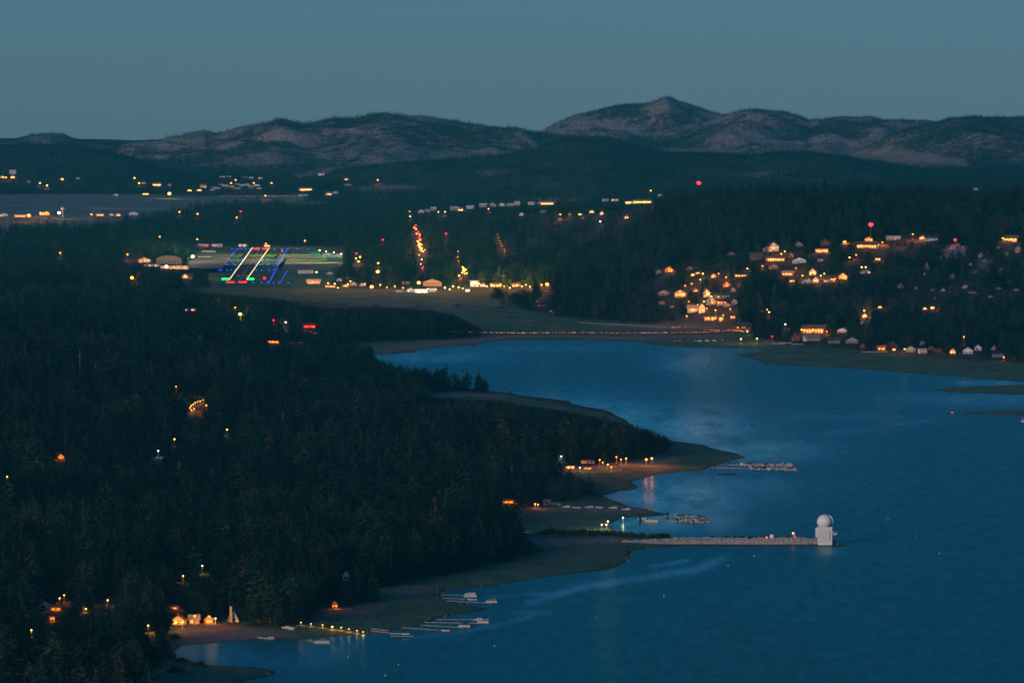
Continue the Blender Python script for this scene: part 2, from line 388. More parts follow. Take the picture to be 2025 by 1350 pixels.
def terrain_material():
    m = bpy.data.materials.new('terrain'); m.use_nodes = True
    nt = m.node_tree; L = nt.links; b = nt.nodes['Principled BSDF']
    b.inputs['Roughness'].default_value = .95; b.inputs['Specular IOR Level'].default_value = .1
    at = nt.nodes.new('ShaderNodeVertexColor'); at.layer_name = 'cover'
    sep = nt.nodes.new('ShaderNodeSeparateColor'); L.new(at.outputs[0], sep.inputs[0])
    geo = nt.nodes.new('ShaderNodeNewGeometry')
    def noise(sx, sy, sz, det=5, rgh=.6):
        mp = nt.nodes.new('ShaderNodeMapping'); mp.inputs['Scale'].default_value = (sx, sy, sz)
        n = nt.nodes.new('ShaderNodeTexNoise'); n.inputs['Scale'].default_value = 1; n.inputs['Detail'].default_value = det; n.inputs['Roughness'].default_value = rgh
        L.new(geo.outputs['Position'], mp.inputs[0]); L.new(mp.outputs[0], n.inputs[0]); return n.outputs[0]
    def ramp(f, stops):
        r = nt.nodes.new('ShaderNodeValToRGB'); e = r.color_ramp.elements
        e[0].position, e[0].color = stops[0][0], (*stops[0][1], 1); e[1].position, e[1].color = stops[-1][0], (*stops[-1][1], 1)
        for p, c in stops[1:-1]:
            q = e.new(p); q.color = (*c, 1)
        L.new(f, r.inputs[0]); return r.outputs[0]
    def mix(f, a, bb):
        x = nt.nodes.new('ShaderNodeMix'); x.data_type = 'RGBA'; L.new(f, x.inputs[0]); L.new(a, x.inputs[6]); L.new(bb, x.inputs[7]); return x.outputs[2]
    big, fine = noise(.012, .004, .02), noise(.09, .03, .09, 6, .7)
    mid = noise(.03, .012, .03, 6, .7)
    soil = ramp(mid, [(.3, (.035, .032, .025)), (.7, (.075, .062, .046))])
    grass = ramp(mid, [(.28, (.034, .115, .055)), (.45, (.075, .180, .082)), (.60, (.135, .205, .100)), (.78, (.30, .25, .16))])
    sandc = ramp(fine, [(.3, (.22, .155, .12)), (.7, (.42, .31, .25))])
    rockc = ramp(fine, [(.3, (.16, .115, .105)), (.5, (.28, .215, .195)), (.72, (.54, .45, .415))])
    drylake_litfield = ramp(big, [(.3, (.15, .19, .145)), (.7, (.29, .31, .245))])
    c = mix(sep.outputs[0], soil, grass)
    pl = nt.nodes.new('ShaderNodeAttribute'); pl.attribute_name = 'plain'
    c = mix(pl.outputs['Fac'], c, drylake_litfield)
    m1 = nt.nodes.new('ShaderNodeMath'); m1.operation = 'MULTIPLY_ADD'; L.new(mid, m1.inputs[0]); m1.inputs[1].default_value = 2.2; m1.inputs[2].default_value = -1.42
    m2 = nt.nodes.new('ShaderNodeMath'); m2.operation = 'ADD'; L.new(m1.outputs[0], m2.inputs[0]); L.new(sep.outputs[2], m2.inputs[1])
    m3 = nt.nodes.new('ShaderNodeMapRange'); m3.inputs[1].default_value = 0.0; m3.inputs[2].default_value = .35; L.new(m2.outputs[0], m3.inputs[0])
    c = mix(m3.outputs[0], c, rockc)
    c = mix(sep.outputs[1], c, sandc)
    wet = nt.nodes.new('ShaderNodeAttribute'); wet.attribute_name = 'wet'
    dark = nt.nodes.new('ShaderNodeRGB'); dark.outputs[0].default_value = (.030, .024, .018, 1)
    c = mix(wet.outputs['Fac'], c, dark.outputs[0])
    L.new(c, b.inputs['Base Color'])
    bp = nt.nodes.new('ShaderNodeBump'); bp.inputs['Strength'].default_value = .6; bp.inputs['Distance'].default_value = 2.5
    L.new(fine, bp.inputs['Height']); L.new(bp.outputs[0], b.inputs['Normal'])
    return m

nr, nc = D.shape
idx = np.arange(nr * nc).reshape(nr, nc)
FQ = np.stack([idx[:-1, :-1], idx[:-1, 1:], idx[1:, 1:], idx[1:, :-1]], -1).reshape(-1, 4)
V = np.stack([GX, GY, GZ], -1).reshape(-1, 3)
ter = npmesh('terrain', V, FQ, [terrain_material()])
ca = ter.color_attributes.new('cover', 'FLOAT_COLOR', 'POINT')
ca.data.foreach_set('color', np.stack([meadow, sand * (.55 + .45 * wob), rock, np.ones_like(rock)], -1).astype(np.float32).ravel())
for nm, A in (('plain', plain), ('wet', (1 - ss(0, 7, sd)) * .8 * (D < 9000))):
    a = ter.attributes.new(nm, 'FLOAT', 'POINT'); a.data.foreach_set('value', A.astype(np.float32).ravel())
struct('terrain', ter)

# ------------------------------------------------------------------ the lake
WU = np.linspace(-0.112, 0.112, 220); WD = np.concatenate([[600, 1500, 2300], CAMH * F / (np.arange(1800, 600, -5.0) - HOR)])
wu, wd = np.meshgrid(WU, WD); wx, wy = wu * wd, wd
wpx, wpy = proj(wx, wy, 0 * wx)
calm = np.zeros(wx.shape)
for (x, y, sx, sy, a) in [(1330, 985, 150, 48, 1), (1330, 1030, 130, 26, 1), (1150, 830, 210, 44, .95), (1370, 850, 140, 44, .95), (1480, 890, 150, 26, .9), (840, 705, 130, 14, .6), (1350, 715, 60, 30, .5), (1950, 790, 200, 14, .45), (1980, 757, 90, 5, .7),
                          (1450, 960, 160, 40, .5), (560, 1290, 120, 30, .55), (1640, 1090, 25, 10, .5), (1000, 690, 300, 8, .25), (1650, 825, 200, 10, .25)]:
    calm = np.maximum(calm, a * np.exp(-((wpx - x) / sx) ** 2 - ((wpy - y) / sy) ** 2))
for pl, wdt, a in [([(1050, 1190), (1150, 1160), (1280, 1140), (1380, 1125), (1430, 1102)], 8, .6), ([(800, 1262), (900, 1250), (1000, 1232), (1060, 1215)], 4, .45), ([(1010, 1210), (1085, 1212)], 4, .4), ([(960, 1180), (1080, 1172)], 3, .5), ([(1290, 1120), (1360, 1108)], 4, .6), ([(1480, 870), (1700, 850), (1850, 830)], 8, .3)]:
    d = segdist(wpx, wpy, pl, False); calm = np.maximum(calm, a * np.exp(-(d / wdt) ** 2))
idx = np.arange(wx.size).reshape(wx.shape)
wq = np.stack([idx[:-1, :-1], idx[:-1, 1:], idx[1:, 1:], idx[1:, :-1]], -1).reshape(-1, 4)

def water_material():
    m = bpy.data.materials.new('lake water'); m.use_nodes = True
    nt = m.node_tree; L = nt.links; nt.nodes.remove(nt.nodes['Principled BSDF'])
    dif = nt.nodes.new('ShaderNodeBsdfDiffuse'); dif.inputs[0].default_value = (.0, .105, .066, 1)
    gl = nt.nodes.new('ShaderNodeBsdfGlossy'); gl.inputs['Color'].default_value = (.42, .92, .90, 1)
    mixs = nt.nodes.new('ShaderNodeMixShader'); fr = nt.nodes.new('ShaderNodeFresnel'); fr.inputs[0].default_value = 1.333
    geo = nt.nodes.new('ShaderNodeNewGeometry')
    def noise(sx, sy, det=4, rg=.5):
        mp = nt.nodes.new('ShaderNodeMapping'); mp.inputs['Scale'].default_value = (sx, sy, 1)
        n = nt.nodes.new('ShaderNodeTexNoise'); n.inputs['Scale'].default_value = 1; n.inputs['Detail'].default_value = det; n.inputs['Roughness'].default_value = rg
        L.new(geo.outputs['Position'], mp.inputs[0]); L.new(mp.outputs[0], n.inputs[0]); return n.outputs[0]
    def rng_(src, a, b, c, d):
        mr = nt.nodes.new('ShaderNodeMapRange'); L.new(src, mr.inputs[0])
        for k, q in enumerate((a, b, c, d)): mr.inputs[k + 1].default_value = q
        return mr.outputs[0]
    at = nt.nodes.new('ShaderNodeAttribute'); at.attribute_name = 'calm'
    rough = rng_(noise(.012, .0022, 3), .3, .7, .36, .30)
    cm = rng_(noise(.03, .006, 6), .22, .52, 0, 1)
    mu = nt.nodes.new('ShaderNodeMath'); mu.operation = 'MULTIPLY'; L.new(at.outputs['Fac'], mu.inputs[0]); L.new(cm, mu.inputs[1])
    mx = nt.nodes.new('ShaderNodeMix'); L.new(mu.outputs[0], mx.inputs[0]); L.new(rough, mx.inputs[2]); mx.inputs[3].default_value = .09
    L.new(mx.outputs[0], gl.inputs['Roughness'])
    tn = nt.nodes.new('ShaderNodeMix'); tn.data_type = 'RGBA'; L.new(mu.outputs[0], tn.inputs[0]); tn.inputs[6].default_value = (.34, .92, .84, 1); tn.inputs[7].default_value = (.90, .90, .82, 1)  # reflected sky colour painted in: greyer on calm patches, teal on choppy water
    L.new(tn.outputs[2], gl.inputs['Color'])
    # wind ripples: short across the view, a few metres from crest to crest
    bp = nt.nodes.new('ShaderNodeBump'); bp.inputs['Distance'].default_value = 1.0
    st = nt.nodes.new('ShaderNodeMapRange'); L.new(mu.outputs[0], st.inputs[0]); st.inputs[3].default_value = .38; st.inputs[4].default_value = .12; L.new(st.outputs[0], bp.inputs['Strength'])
    L.new(noise(.10, .045, 8, .62), bp.inputs['Height']); L.new(bp.outputs[0], gl.inputs['Normal'])
    # choppy water shows the eye less mirror than a flat sheet would
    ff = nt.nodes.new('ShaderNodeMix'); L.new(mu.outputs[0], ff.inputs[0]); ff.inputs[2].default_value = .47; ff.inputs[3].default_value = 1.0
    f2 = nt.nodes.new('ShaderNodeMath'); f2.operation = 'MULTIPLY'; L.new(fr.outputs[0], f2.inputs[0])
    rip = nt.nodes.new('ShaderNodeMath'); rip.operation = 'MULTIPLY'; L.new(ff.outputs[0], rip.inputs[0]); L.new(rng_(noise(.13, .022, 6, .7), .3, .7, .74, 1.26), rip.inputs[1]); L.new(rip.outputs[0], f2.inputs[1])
    L.new(f2.outputs[0], mixs.inputs[0]); L.new(dif.outputs[0], mixs.inputs[1]); L.new(gl.outputs[0], mixs.inputs[2])
    L.new(mixs.outputs[0], nt.nodes['Material Output'].inputs[0])
    return m
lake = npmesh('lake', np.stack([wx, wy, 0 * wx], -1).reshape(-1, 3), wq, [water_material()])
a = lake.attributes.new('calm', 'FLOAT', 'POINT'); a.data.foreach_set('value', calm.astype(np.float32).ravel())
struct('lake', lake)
# ------------------------------------------------------------------ builders
CLEARS = []                       # sight lines kept open by the clearings round houses, lamps and streets: x0, x1, y0, y1, depth
PADS = []                         # building plots without trees: X, Y, radius
def keep_open(x0, x1, y0, y1, Y): CLEARS.append((x0, x1, y0, y1, Y))

BULBS = {}
def bulb_mesh(kind, s):
    if (kind, s) not in BULBS:
        BULBS[(kind, s)] = Geo().lathe([(.35, -.75), (.85, -.5), (1, 0), (.85, .5), (.35, .75)], 8).mesh('bulb', [glow(kind, s)])
    return BULBS[(kind, s)]

def point_light(parent, loc, kind, power, radius=.4):
    l = bpy.data.lights.new('lamp light', 'POINT'); l.energy = power; l.color = GLOW[kind]; l.shadow_soft_size = radius
    o = bpy.data.objects.new('lamp_light', l); COL.objects.link(o); o.parent = parent; o.location = loc
    return o

POLE = Geo().lathe([(.16, 0), (.13, .3), (.075, .96), (.06, 1)], 6).mesh('pole', [METAL])
HEADM = Geo().extrude([(-.9, 0), (.9, 0), (.6, .25), (-.6, .25)], -.35, .35).mesh('lamp_head', [METAL])
def lamp(x, y, kind='orange', hp=8.0, power=4000, label='', group=None, rp=1.6, s=9, cat='street lamp', name='street_lamp'):
    k = hit(x, y)[1] / F
    for _ in range(3): P = hit(x, y + hp / k); k = P[1] / F
    r = rp * k
    t = thing(name, label, cat, (P[0], P[1], P[2] - .2), random.uniform(0, 6), group)
    p = ob('pole', POLE, t); p.scale = (1.4, 1.4, hp + .2)
    hd = ob('lamp_head', HEADM, t, (0, 0, hp + r * .75 + .2)); hd.scale = (max(.8, r), max(.8, r), 1)
    b = ob('bulb', bulb_mesh(kind, s), t, (0, 0, hp + .2)); b.scale = (r, r, r)
    if name == 'floodlight':
        l = bpy.data.lights.new('flood light', 'SPOT'); l.energy = power * 30; l.color = GLOW[kind]; l.spot_size = math.radians(122); l.spot_blend = .6; l.shadow_soft_size = .8
        lo = ob('lamp_light', l, t, (0, 0, hp - r - .5)); t.rotation_euler[2] = 0; lo.rotation_euler = (0, math.radians(42), 0)
    elif power: point_light(t, (0, 0, hp - r - .5), kind, power * 9, .5)
    keep_open(x - rp - 2.0, x + rp + 2.0, y - rp - 2, y + rp + 3, P[1]); PADS.append((P[0], P[1], 3))
    return t

WINM = {}
def win_mesh(w, h, m):
    key = (round(w, 1), round(h, 1), m.name)
    if key not in WINM:
        WINM[key] = Geo().box(-w / 2, w / 2, -.07, .05, -h / 2, h / 2).mesh('window', [m])
    return WINM[key]

def swap(me):
    co = np.empty(len(me.vertices) * 3); me.vertices.foreach_get('co', co); co = co.reshape(-1, 3)
    me.vertices.foreach_set('co', co[:, [1, 0, 2]].ravel()); me.flip_normals(); me.update(); return me

def house(x, y, w, h, style, wall, roof, lit, label, group=None, kind='warm', cat='house', name='house', rz=None, power=4000, ws=2.6, deck=None):
    P = hit(x, y); k = P[1] / F
    W, H = w * k, h * k
    dp = min(max(W * .75, 5.0), 13.0)
    if rz is None: rz = random.uniform(-.35, .35)
    t = thing(name, label, cat, (P[0], P[1], P[2] - .4), rz, group)
    hw = H * (.55 if style in ('gable', 'side') else .8)
    wm, rm = wallm(wall), roofm(roof)
    e = .06 * W + .25
    if style == 'gable':
        hw = H * .56
        Geo_w = Geo().extrude([(-W / 2, 0), (W / 2, 0), (W / 2, hw), (0, H * .96), (-W / 2, hw)], 0, dp)
        sl = (H - hw) / (W / 2)
        Geo_r = Geo().extrude([(-W / 2 - e, hw - sl * e), (-W / 2 - e, hw - sl * e + .35), (0, H + .35), (0, H)], -.7, dp + .7).extrude([(0, H), (0, H + .35), (W / 2 + e, hw - sl * e + .35), (W / 2 + e, hw - sl * e)], -.7, dp + .7)
        wme, rme = Geo_w.mesh('wall', [wm]), Geo_r.mesh('roof', [rm])
    elif style == 'side':
        hw = H * .60
        sl = (H - hw) / (dp / 2)
        a = Geo().extrude([(0, 0), (dp, 0), (dp, hw), (dp / 2, H * .97), (0, hw)], -W / 2, W / 2)
        b = Geo().extrude([(-.7, hw - sl * .7), (-.7, hw - sl * .7 + .3), (dp / 2, H + .3), (dp / 2, H)], -W / 2 - e, W / 2 + e).extrude([(dp / 2, H), (dp / 2, H + .3), (dp + .7, hw - sl * .7 + .3), (dp + .7, hw - sl * .7)], -W / 2 - e, W / 2 + e)
        wme, rme = swap(a.mesh('wall', [wm])), swap(b.mesh('roof', [rm]))
    elif style == 'flat':
        hw = H * .88
        wme = Geo().box(-W / 2, W / 2, 0, dp, 0, hw).mesh('wall', [wm])
        rme = Geo().box(-W / 2 - .5, W / 2 + .5, -.5, dp + .5, hw + .003, H).mesh('roof', [rm])
    elif style == 'barrel':
        hw = H * .45
        arc = [(W / 2 * math.cos(a), hw + (H - hw) * math.sin(a)) for a in np.linspace(0, math.pi, 13)]
        wme = Geo().extrude([(-W / 2, 0), (W / 2, 0)] + arc, 0, dp * 1.6).mesh('wall', [wm])
        arc2 = [(px * 1.03, pz + .25) for px, pz in arc] + [(px, pz + .02) for px, pz in arc[::-1]]
        rme = Geo().extrude(arc2[::-1], -.4, dp * 1.6 + .4).mesh('roof', [rm])
    else:                          # A-frame
        hw = H * .3
        wme = Geo().extrude([(-W / 2 + .6, 0), (W / 2 - .6, 0), (0, H * .95)], 0, dp).mesh('wall', [wm])
        rme = Geo().extrude([(-W / 2 - .4, 0), (-W / 2, 0), (0, H), (0, H + .6)][::-1], -.8, dp + .8).extrude([(0, H), (W / 2, 0), (W / 2 + .4, 0), (0, H + .6)][::-1], -.8, dp + .8).mesh('roof', [rm])
    ob('wall', wme, t); ro = ob('roof', rme, t)
    if style in ('gable', 'side') and random.random() < .6:
        cx = random.uniform(-.3, .3) * W
        ob('chimney', Geo().box(cx - .5, cx + .5, dp * .55, dp * .55 + 1, hw * .8, H + 1.3).mesh('chimney', [mat('chimney brick', (.24, .15, .12), .9, .3, 2)]), ro)
    # windows and door on the front that faces the lake
    rows = 1 if hw < 4.6 else (2 if hw < 8 else 3)
    n = max(1, min(7, int(W / 2.7)))
    if style == 'aframe': rows, n = 2, 2
    ww, wh = min(1.7, W / n * .55), min(1.7, hw / rows * .5)
    wk = 'warm' if kind in ('orange', 'red') else kind
    lms = [glow(wk, round(ws * q, 2)) for q in (.3, .8, 1.6)]
    for r in range(rows):
        zz = hw * (r + .56) / rows
        for c in range(n):
            if r == 0 and c == n // 2 and n > 1:
                continue
            xx = (c + .5) / n * W * .9 - W * .45
            if style == 'aframe': xx *= .5
            on = lit and random.random() < (.45 if lit == 1 else .7 if lit == 2 else .85)
            ob('window', win_mesh(ww, wh, random.choice(lms) if on else GLASS), t, (xx, -.03, zz))
    ob('door', win_mesh(min(1.1, W * .3), min(2.1, hw * .7), mat('door paint', (.12, .07, .05), .6)), t, (0 if n > 1 else W * .3, -.02, .4 + min(2.1, hw * .7) / 2))
    if style == 'gable' and H > 6 and lit:
        ob('window', win_mesh(min(2.2, W * .2), min(1.8, (H - hw) * .4), lms[1] if lit > 1 else GLASS), t, (0, -.03, hw + (H - hw) * .35))
    if deck if deck is not None else (k < .8 and W > 8):
        g = Geo().box(-W * .5, W * .5, -2.4, -.01, hw * .18, hw * .18 + .25)
        d = ob('deck', g.mesh('deck', [WOOD]), t)
        g = Geo().box(-W * .5, W * .5, -2.4, -2.3, hw * .18 + 1.15, hw * .18 + 1.25)
        for q in np.linspace(-W * .49, W * .49, 7): g.box(q - .05, q + .05, -2.39, -2.31, hw * .18 + .26, hw * .18 + 1.14)
        ob('railing', g.mesh('railing', [WOOD]), d)
    if lit >= 2:
        m = 1 if lit == 2 else max(2, min(8, int(W / 3.2)))
        for c in range(m):
            xx = ((c + .5) / m - .5) * W * .95
            b = ob('porch_lamp', bulb_mesh(kind, 8 if lit == 2 else 9), t, (xx, -1.0, hw * .62)); r = 1.0 * k; b.scale = (r, r, r)
        for c in range(1 if W < 12 else 2):
            point_light(t, ((c - .5) * W * .5 if W >= 12 else W * .2, -4.5, hw * .7), kind, power * 4 / (1 if W < 12 else 2), .5)
    keep_open(x - w * .55, x + w * .55, y - h * 1.1, y - h * .18, P[1]); PADS.append((P[0], P[1] + dp / 2, max(W, dp) * .62 + 1.5))
    return t

# cars -------------------------------------------------------------
_cb = Geo().extrude([(-2.2, .35), (2.2, .35), (2.25, .8), (1.3, .95), (.7, 1.5), (-1.2, 1.5), (-1.9, .95), (-2.25, .85)], -.85, .85)
_cb = swap(_cb.mesh('body', [mat('car paint grey', (.2, .2, .21), .35, .1, 1, .5)]))          # nose towards +Y
_wh = Geo()
_wh.add(*[([(sx, .32 * math.cos(a), .33 + .32 * math.sin(a)) for sx in (-.12, .12) for a in np.linspace(0, 2 * math.pi, 9)[:-1]], [tuple(range(7, -1, -1)), tuple(range(8, 16))] + [(i, (i + 1) % 8, 8 + (i + 1) % 8, 8 + i) for i in range(8)])][0])
_wh = _wh.mesh('wheel', [mat('tyre rubber', (.02, .02, .02), .9)])
CARP = [mat('car paint ' + n, c, .35, .08, 1, .5) for n, c in (('silver', (.45, .46, .47)), ('white', (.7, .7, .68)), ('black', (.03, .03, .035)), ('red', (.3, .04, .03)), ('blue', (.05, .09, .2)))]
_tl = Geo().box(-.87, -.35, -2.32, -1.6, .62, .95).box(.35, .87, -2.32, -1.6, .62, .95).mesh('tail_light', [glow('red', 2.2)])
_hl = Geo().box(-.88, -.4, 1.7, 2.34, .55, .88).box(.4, .88, 1.7, 2.34, .55, .88).mesh('headlight', [glow('warm', 3)])
def car(P, rz, label, group=None, lights='both', tail=None):
    t = thing('car', label, 'car', tuple(P), rz, group)
    ob('body', _cb, t, m=random.choice(CARP))
    for sx in (-.78, .78):
        for sy in (-1.35, 1.4): ob('wheel', _wh, t, (sx, sy, 0))
    if lights in ('both', 'tail'): ob('tail_light', _tl, t)
    if lights in ('both', 'head'): ob('headlight', _hl, t)
    return t

# boats ------------------------------------------------------------
def pontoon_meshes():
    g = Geo()
    for sx in (-1, 1):
        g.extrude([(sx - .35, .0), (sx + .35, .0), (sx + .35, .45), (sx - .35, .45)], -3.4, 3.0)
        g.add([(sx - .35, 3.0, 0), (sx + .35, 3.0, 0), (sx + .35, 3.0, .45), (sx - .35, 3.0, .45), (sx, 3.7, .4)], [(0, 1, 4), (1, 2, 4), (2, 3, 4), (3, 0, 4)])
    hull = g.mesh('hull', [mat('aluminium pontoon', (.5, .51, .52), .4, .1, 1, .5)])
    g = Geo().box(-1.3, 1.3, -3.3, 3.3, .46, .6)
    for (a, b, c, d) in ((-1.28, -1.2, -3.2, 3.2), (1.2, 1.28, -3.2, 3.2), (-1.2, 1.2, 3.1, 3.18), (-1.2, 1.2, -3.2, -3.12)): g.box(a, b, c, d, .6, 1.25)
    deck = g.mesh('deck', [TRIM])
    g = Geo().extrude([(-1.35, 2.15), (1.35, 2.15), (1.1, 2.4), (0, 2.5), (-1.1, 2.4)], -2.6, 1.4)
    can = g.mesh('canopy', [TRIM])
    g = Geo()
    for sx in (-1.2, 1.2):
        for sy in (-2.4, 1.2): g.box(sx - .05, sx + .05, sy - .05, sy + .05, .6, 2.2)
    fr = g.mesh('canopy_frame', [METAL])
    seat = Geo().box(-1.1, -.5, -2.4, 2.2, .61, 1.0).box(.5, 1.1, -2.4, 1.0, .61, 1.0).mesh('seat', [mat('boat vinyl', (.35, .33, .30), .6)])
    mot = Geo().box(-.25, .25, -3.9, -3.35, .3, 1.35).mesh('outboard_motor', [mat('motor cowl', (.05, .05, .055), .4)])
    return [('hull', hull), ('deck', deck), ('canopy', can), ('canopy_frame', fr), ('seat', seat), ('outboard_motor', mot)]
def runabout_meshes():
    v, f = [], []
    st = [(-2.9, 1.05, .15), (-1.5, 1.15, .1), (0, 1.15, .1), (1.5, .95, .15), (2.5, .5, .3), (3.1, .05, .55)]
    for y, w, z in st: v += [(-w, y, .95), (-w * .8, y, z), (w * .8, y, z), (w, y, .95)]
    for i in range(len(st) - 1):
        a, b = 4 * i, 4 * i + 4
        for j in range(3): f.append((a + j, a + j + 1, b + j + 1, b + j))
    f += [(3, 2, 1, 0), (4 * len(st) - 4, 4 * len(st) - 3, 4 * len(st) - 2, 4 * len(st) - 1)]
    for i in range(3, len(st) - 1): f.append((4 * i + 3, 4 * i, 4 * i + 4, 4 * i + 7))
    g = Geo().add(v, f).box(-.85, .85, -2.7, 1.3, .35, .45)
    hull = g.mesh('hull', [TRIM])
    ws = Geo().add([(-.9, 1.3, .95), (.9, 1.3, .95), (.75, .8, 1.6), (-.75, .8, 1.6)], [(0, 1, 2, 3), (3, 2, 1, 0)]).mesh('windscreen', [GLASS])
    cov = Geo().extrude([(-1.08, .95), (1.08, .95), (.6, 1.55), (-.6, 1.55)], -2.7, .5).mesh('boat_cover', [mat('boat cover blue', (.02, .05, .12), .8)])
    mot = Geo().box(-.22, .22, -3.4, -2.92, .2, 1.35).mesh('outboard_motor', [mat('motor cowl', (.05, .05, .055), .4)])
    return [('hull', hull), ('windscreen', ws), ('boat_cover', cov), ('outboard_motor', mot)]
PONT, RUNA = pontoon_meshes(), runabout_meshes()
CANV = {n: mat('canvas ' + n, c, .8, .15, 2) for n, c in (('white', (.6, .6, .58)), ('blue', (.02, .06, .14)), ('teal', (.02, .12, .15)), ('red', (.42, .02, .06)), ('maroon', (.16, .03, .05)), ('tan', (.42, .30, .17)), ('black', (.02, .02, .03)), ('green', (.03, .12, .08)), ('yellow', (.5, .42, .06)))}
def boat(P, rz, kind, colour, label, group=None, scale=1.0):
    nm = 'pontoon_boat' if kind == 'pontoon' else 'motor_boat'
    t = thing(nm, label, 'boat', (P[0], P[1], P[2] - .12), rz, group); t.scale = (scale,) * 3
    for n, me in (PONT if kind == 'pontoon' else RUNA):
        ob(n, me, t, m=CANV[colour] if n in ('canopy', 'boat_cover') else None)
    return t

def dock(p0, p1, width, label, rails=False, name='dock', z=.45, group=None):
    a, b = gp(*p0, z), gp(*p1, z)
    L = float(np.hypot(*(b - a)[:2])); rz = math.atan2(b[1] - a[1], b[0] - a[0])
    t = thing(name, label, 'dock', (a[0], a[1], 0), rz, group)
    ob('deck', Geo().box(0, L, -width / 2, width / 2, z, z + .25).mesh('deck', [mat('bleached planks', (.42, .41, .38), .85, .2, 2)]), t)
    n = max(2, int(L / 7)); pm = Geo().box(-.14, .14, -.14, .14, -2, z + 1.1).mesh('post', [WOOD])
    for q in np.linspace(.3, L - .3, n):
        for s in (-1, 1): ob('post', pm, t, (q, s * (width / 2 + .16), 0))
    if rails:
        for s in (-1, 1): ob('railing', Geo().box(0, L * .6, s * width / 2 - .05, s * width / 2 + .05, z + 1.2, z + 1.3).mesh('railing', [TRIM]), t)
    return t

def ribbon(name, pts, width, m, lift=.15, step=8.0, taper=0.0):
    """a road or path laid over the ground through photo pixels"""
    W = np.array([hit(x, y)[:2] for x, y in pts]); out = []
    for i in range(len(W) - 1):
        n = max(1, int(np.hypot(*(W[i + 1] - W[i])) / step))
        for q in range(n): out.append(W[i] + (W[i + 1] - W[i]) * q / n)
    out.append(W[-1]); out = np.array(out); tan = np.gradient(out, axis=0); tan /= np.linalg.norm(tan, axis=1)[:, None] + 1e-9
    nor = np.stack([-tan[:, 1], tan[:, 0]], 1); v = []
    off = (-.5, -.17, .17, .5)
    zs = []
    for o in off:
        p = out + nor * o * width; zs.append(gz(p[:, 0], p[:, 1]))
    along = np.concatenate([[0], np.cumsum(np.hypot(*np.diff(out, axis=0).T))])
    zc = np.max(zs, axis=0) + (lift if not taper else lift * ss(0, taper, along))
    for i in range(len(out)):
        for o in off: p = out[i] + nor[i] * o * width; v.append((p[0], p[1], zc[i]))
    f = [(4 * i + j, 4 * i + j + 1, 4 * i + 5 + j, 4 * i + 4 + j) for i in range(len(out) - 1) for j in range(3)]
    g = Geo().add(v, f)
    o = ob(name, g.mesh(name, [m])); o['kind'] = 'structure'
    return out, zc
# ------------------------------------------------------------------ roads and runway
road_line, road_z = ribbon('causeway_road', [(870, 658), (960, 660), (1040, 661), (1200, 661), (1330, 660.5), (1400, 659), (1440, 656), (1475, 660)], 9.5, mat('worn causeway', (.20, .175, .15), .9, .25, .1), .9)
ribbon('hillside_road', [(1318, 650), (1340, 648.5), (1366, 649), (1395, 653), (1432, 655)], 6, ASPHALT, .3)
ribbon('valley_street', [(640, 571), (740, 566), (830, 566), (900, 569)], 9, ASPHALT, .25)
ribbon('plain_road', [(-60, 388), (0, 388), (150, 388), (345, 389), (420, 389), (600, 388)], 10, mat('pale road', (.16, .15, .14), .9, .2, .05), .3, 30)
ribbon('salt_flat_edge', [(172, 412), (250, 414), (380, 414)], 70, mat('pale dry mud', (.50, .49, .45), .9, .25, .03), .3, 30)
ribbon('meadow_track', [(770, 590), (870, 591), (990, 593)], 9, mat('track dust', (.26, .21, .16), .95, .3, .1), .2, 12)
ribbon('meadow_track', [(735, 614), (800, 612), (885, 613)], 12, mat('track dust', (.26, .21, .16), .95, .3, .1), .2, 12)

RA, RB = gp(470.5, 560, 2.2), gp(515.5, 489, 2.2)
RL = float(np.hypot(*(RB - RA)[:2])); RZ = math.atan2(RB[1] - RA[1], RB[0] - RA[0])
AZ = float(np.max(gz(np.linspace(RA[0], RB[0], 60), np.linspace(RA[1], RB[1], 60)))) + .3
runway = ob('runway', Geo().box(-60, RL + 40, -15, 15, AZ - 6, AZ).mesh('runway', [ASPHALT]), None, (RA[0], RA[1], 0), RZ); runway['kind'] = 'structure'
for q in np.arange(120, RL - 120, 50.0):
    ob('centre_line', Geo().box(q, q + 28, -.6, .6, AZ + .02, AZ + .05).mesh('centre_line', [PAINT]), runway)
for q in np.linspace(-11, 11, 8):
    for e in (10, RL - 60): ob('threshold_bar', Geo().box(e, e + 45, q - .9, q + .9, AZ + .02, AZ + .05).mesh('threshold_bar', [PAINT]), runway)
for s in (-1, 1):
    ob('aiming_mark', Geo().box(300, 350, s * 6 - 2, s * 6 + 2, AZ + .02, AZ + .05).mesh('aiming_mark', [PAINT]), runway)
for nm, pts, w in (('taxiway', [(433, 536), (450, 515), (469, 493)], 16), ('taxiway', [(532, 559), (550, 526), (568, 493)], 16), ('taxiway', [(430, 494), (470, 493.5), (570, 493.5), (612, 494)], 26), ('airport_apron', [(570, 532), (590, 512), (606, 497)], 40), ('hangar_apron', [(392, 540), (405, 520), (425, 497)], 70)):
    ribbon(nm, pts, w, ASPHALT if nm == 'taxiway' else mat('worn concrete', (.15, .15, .14), .9, .35, .02), .35, 40)

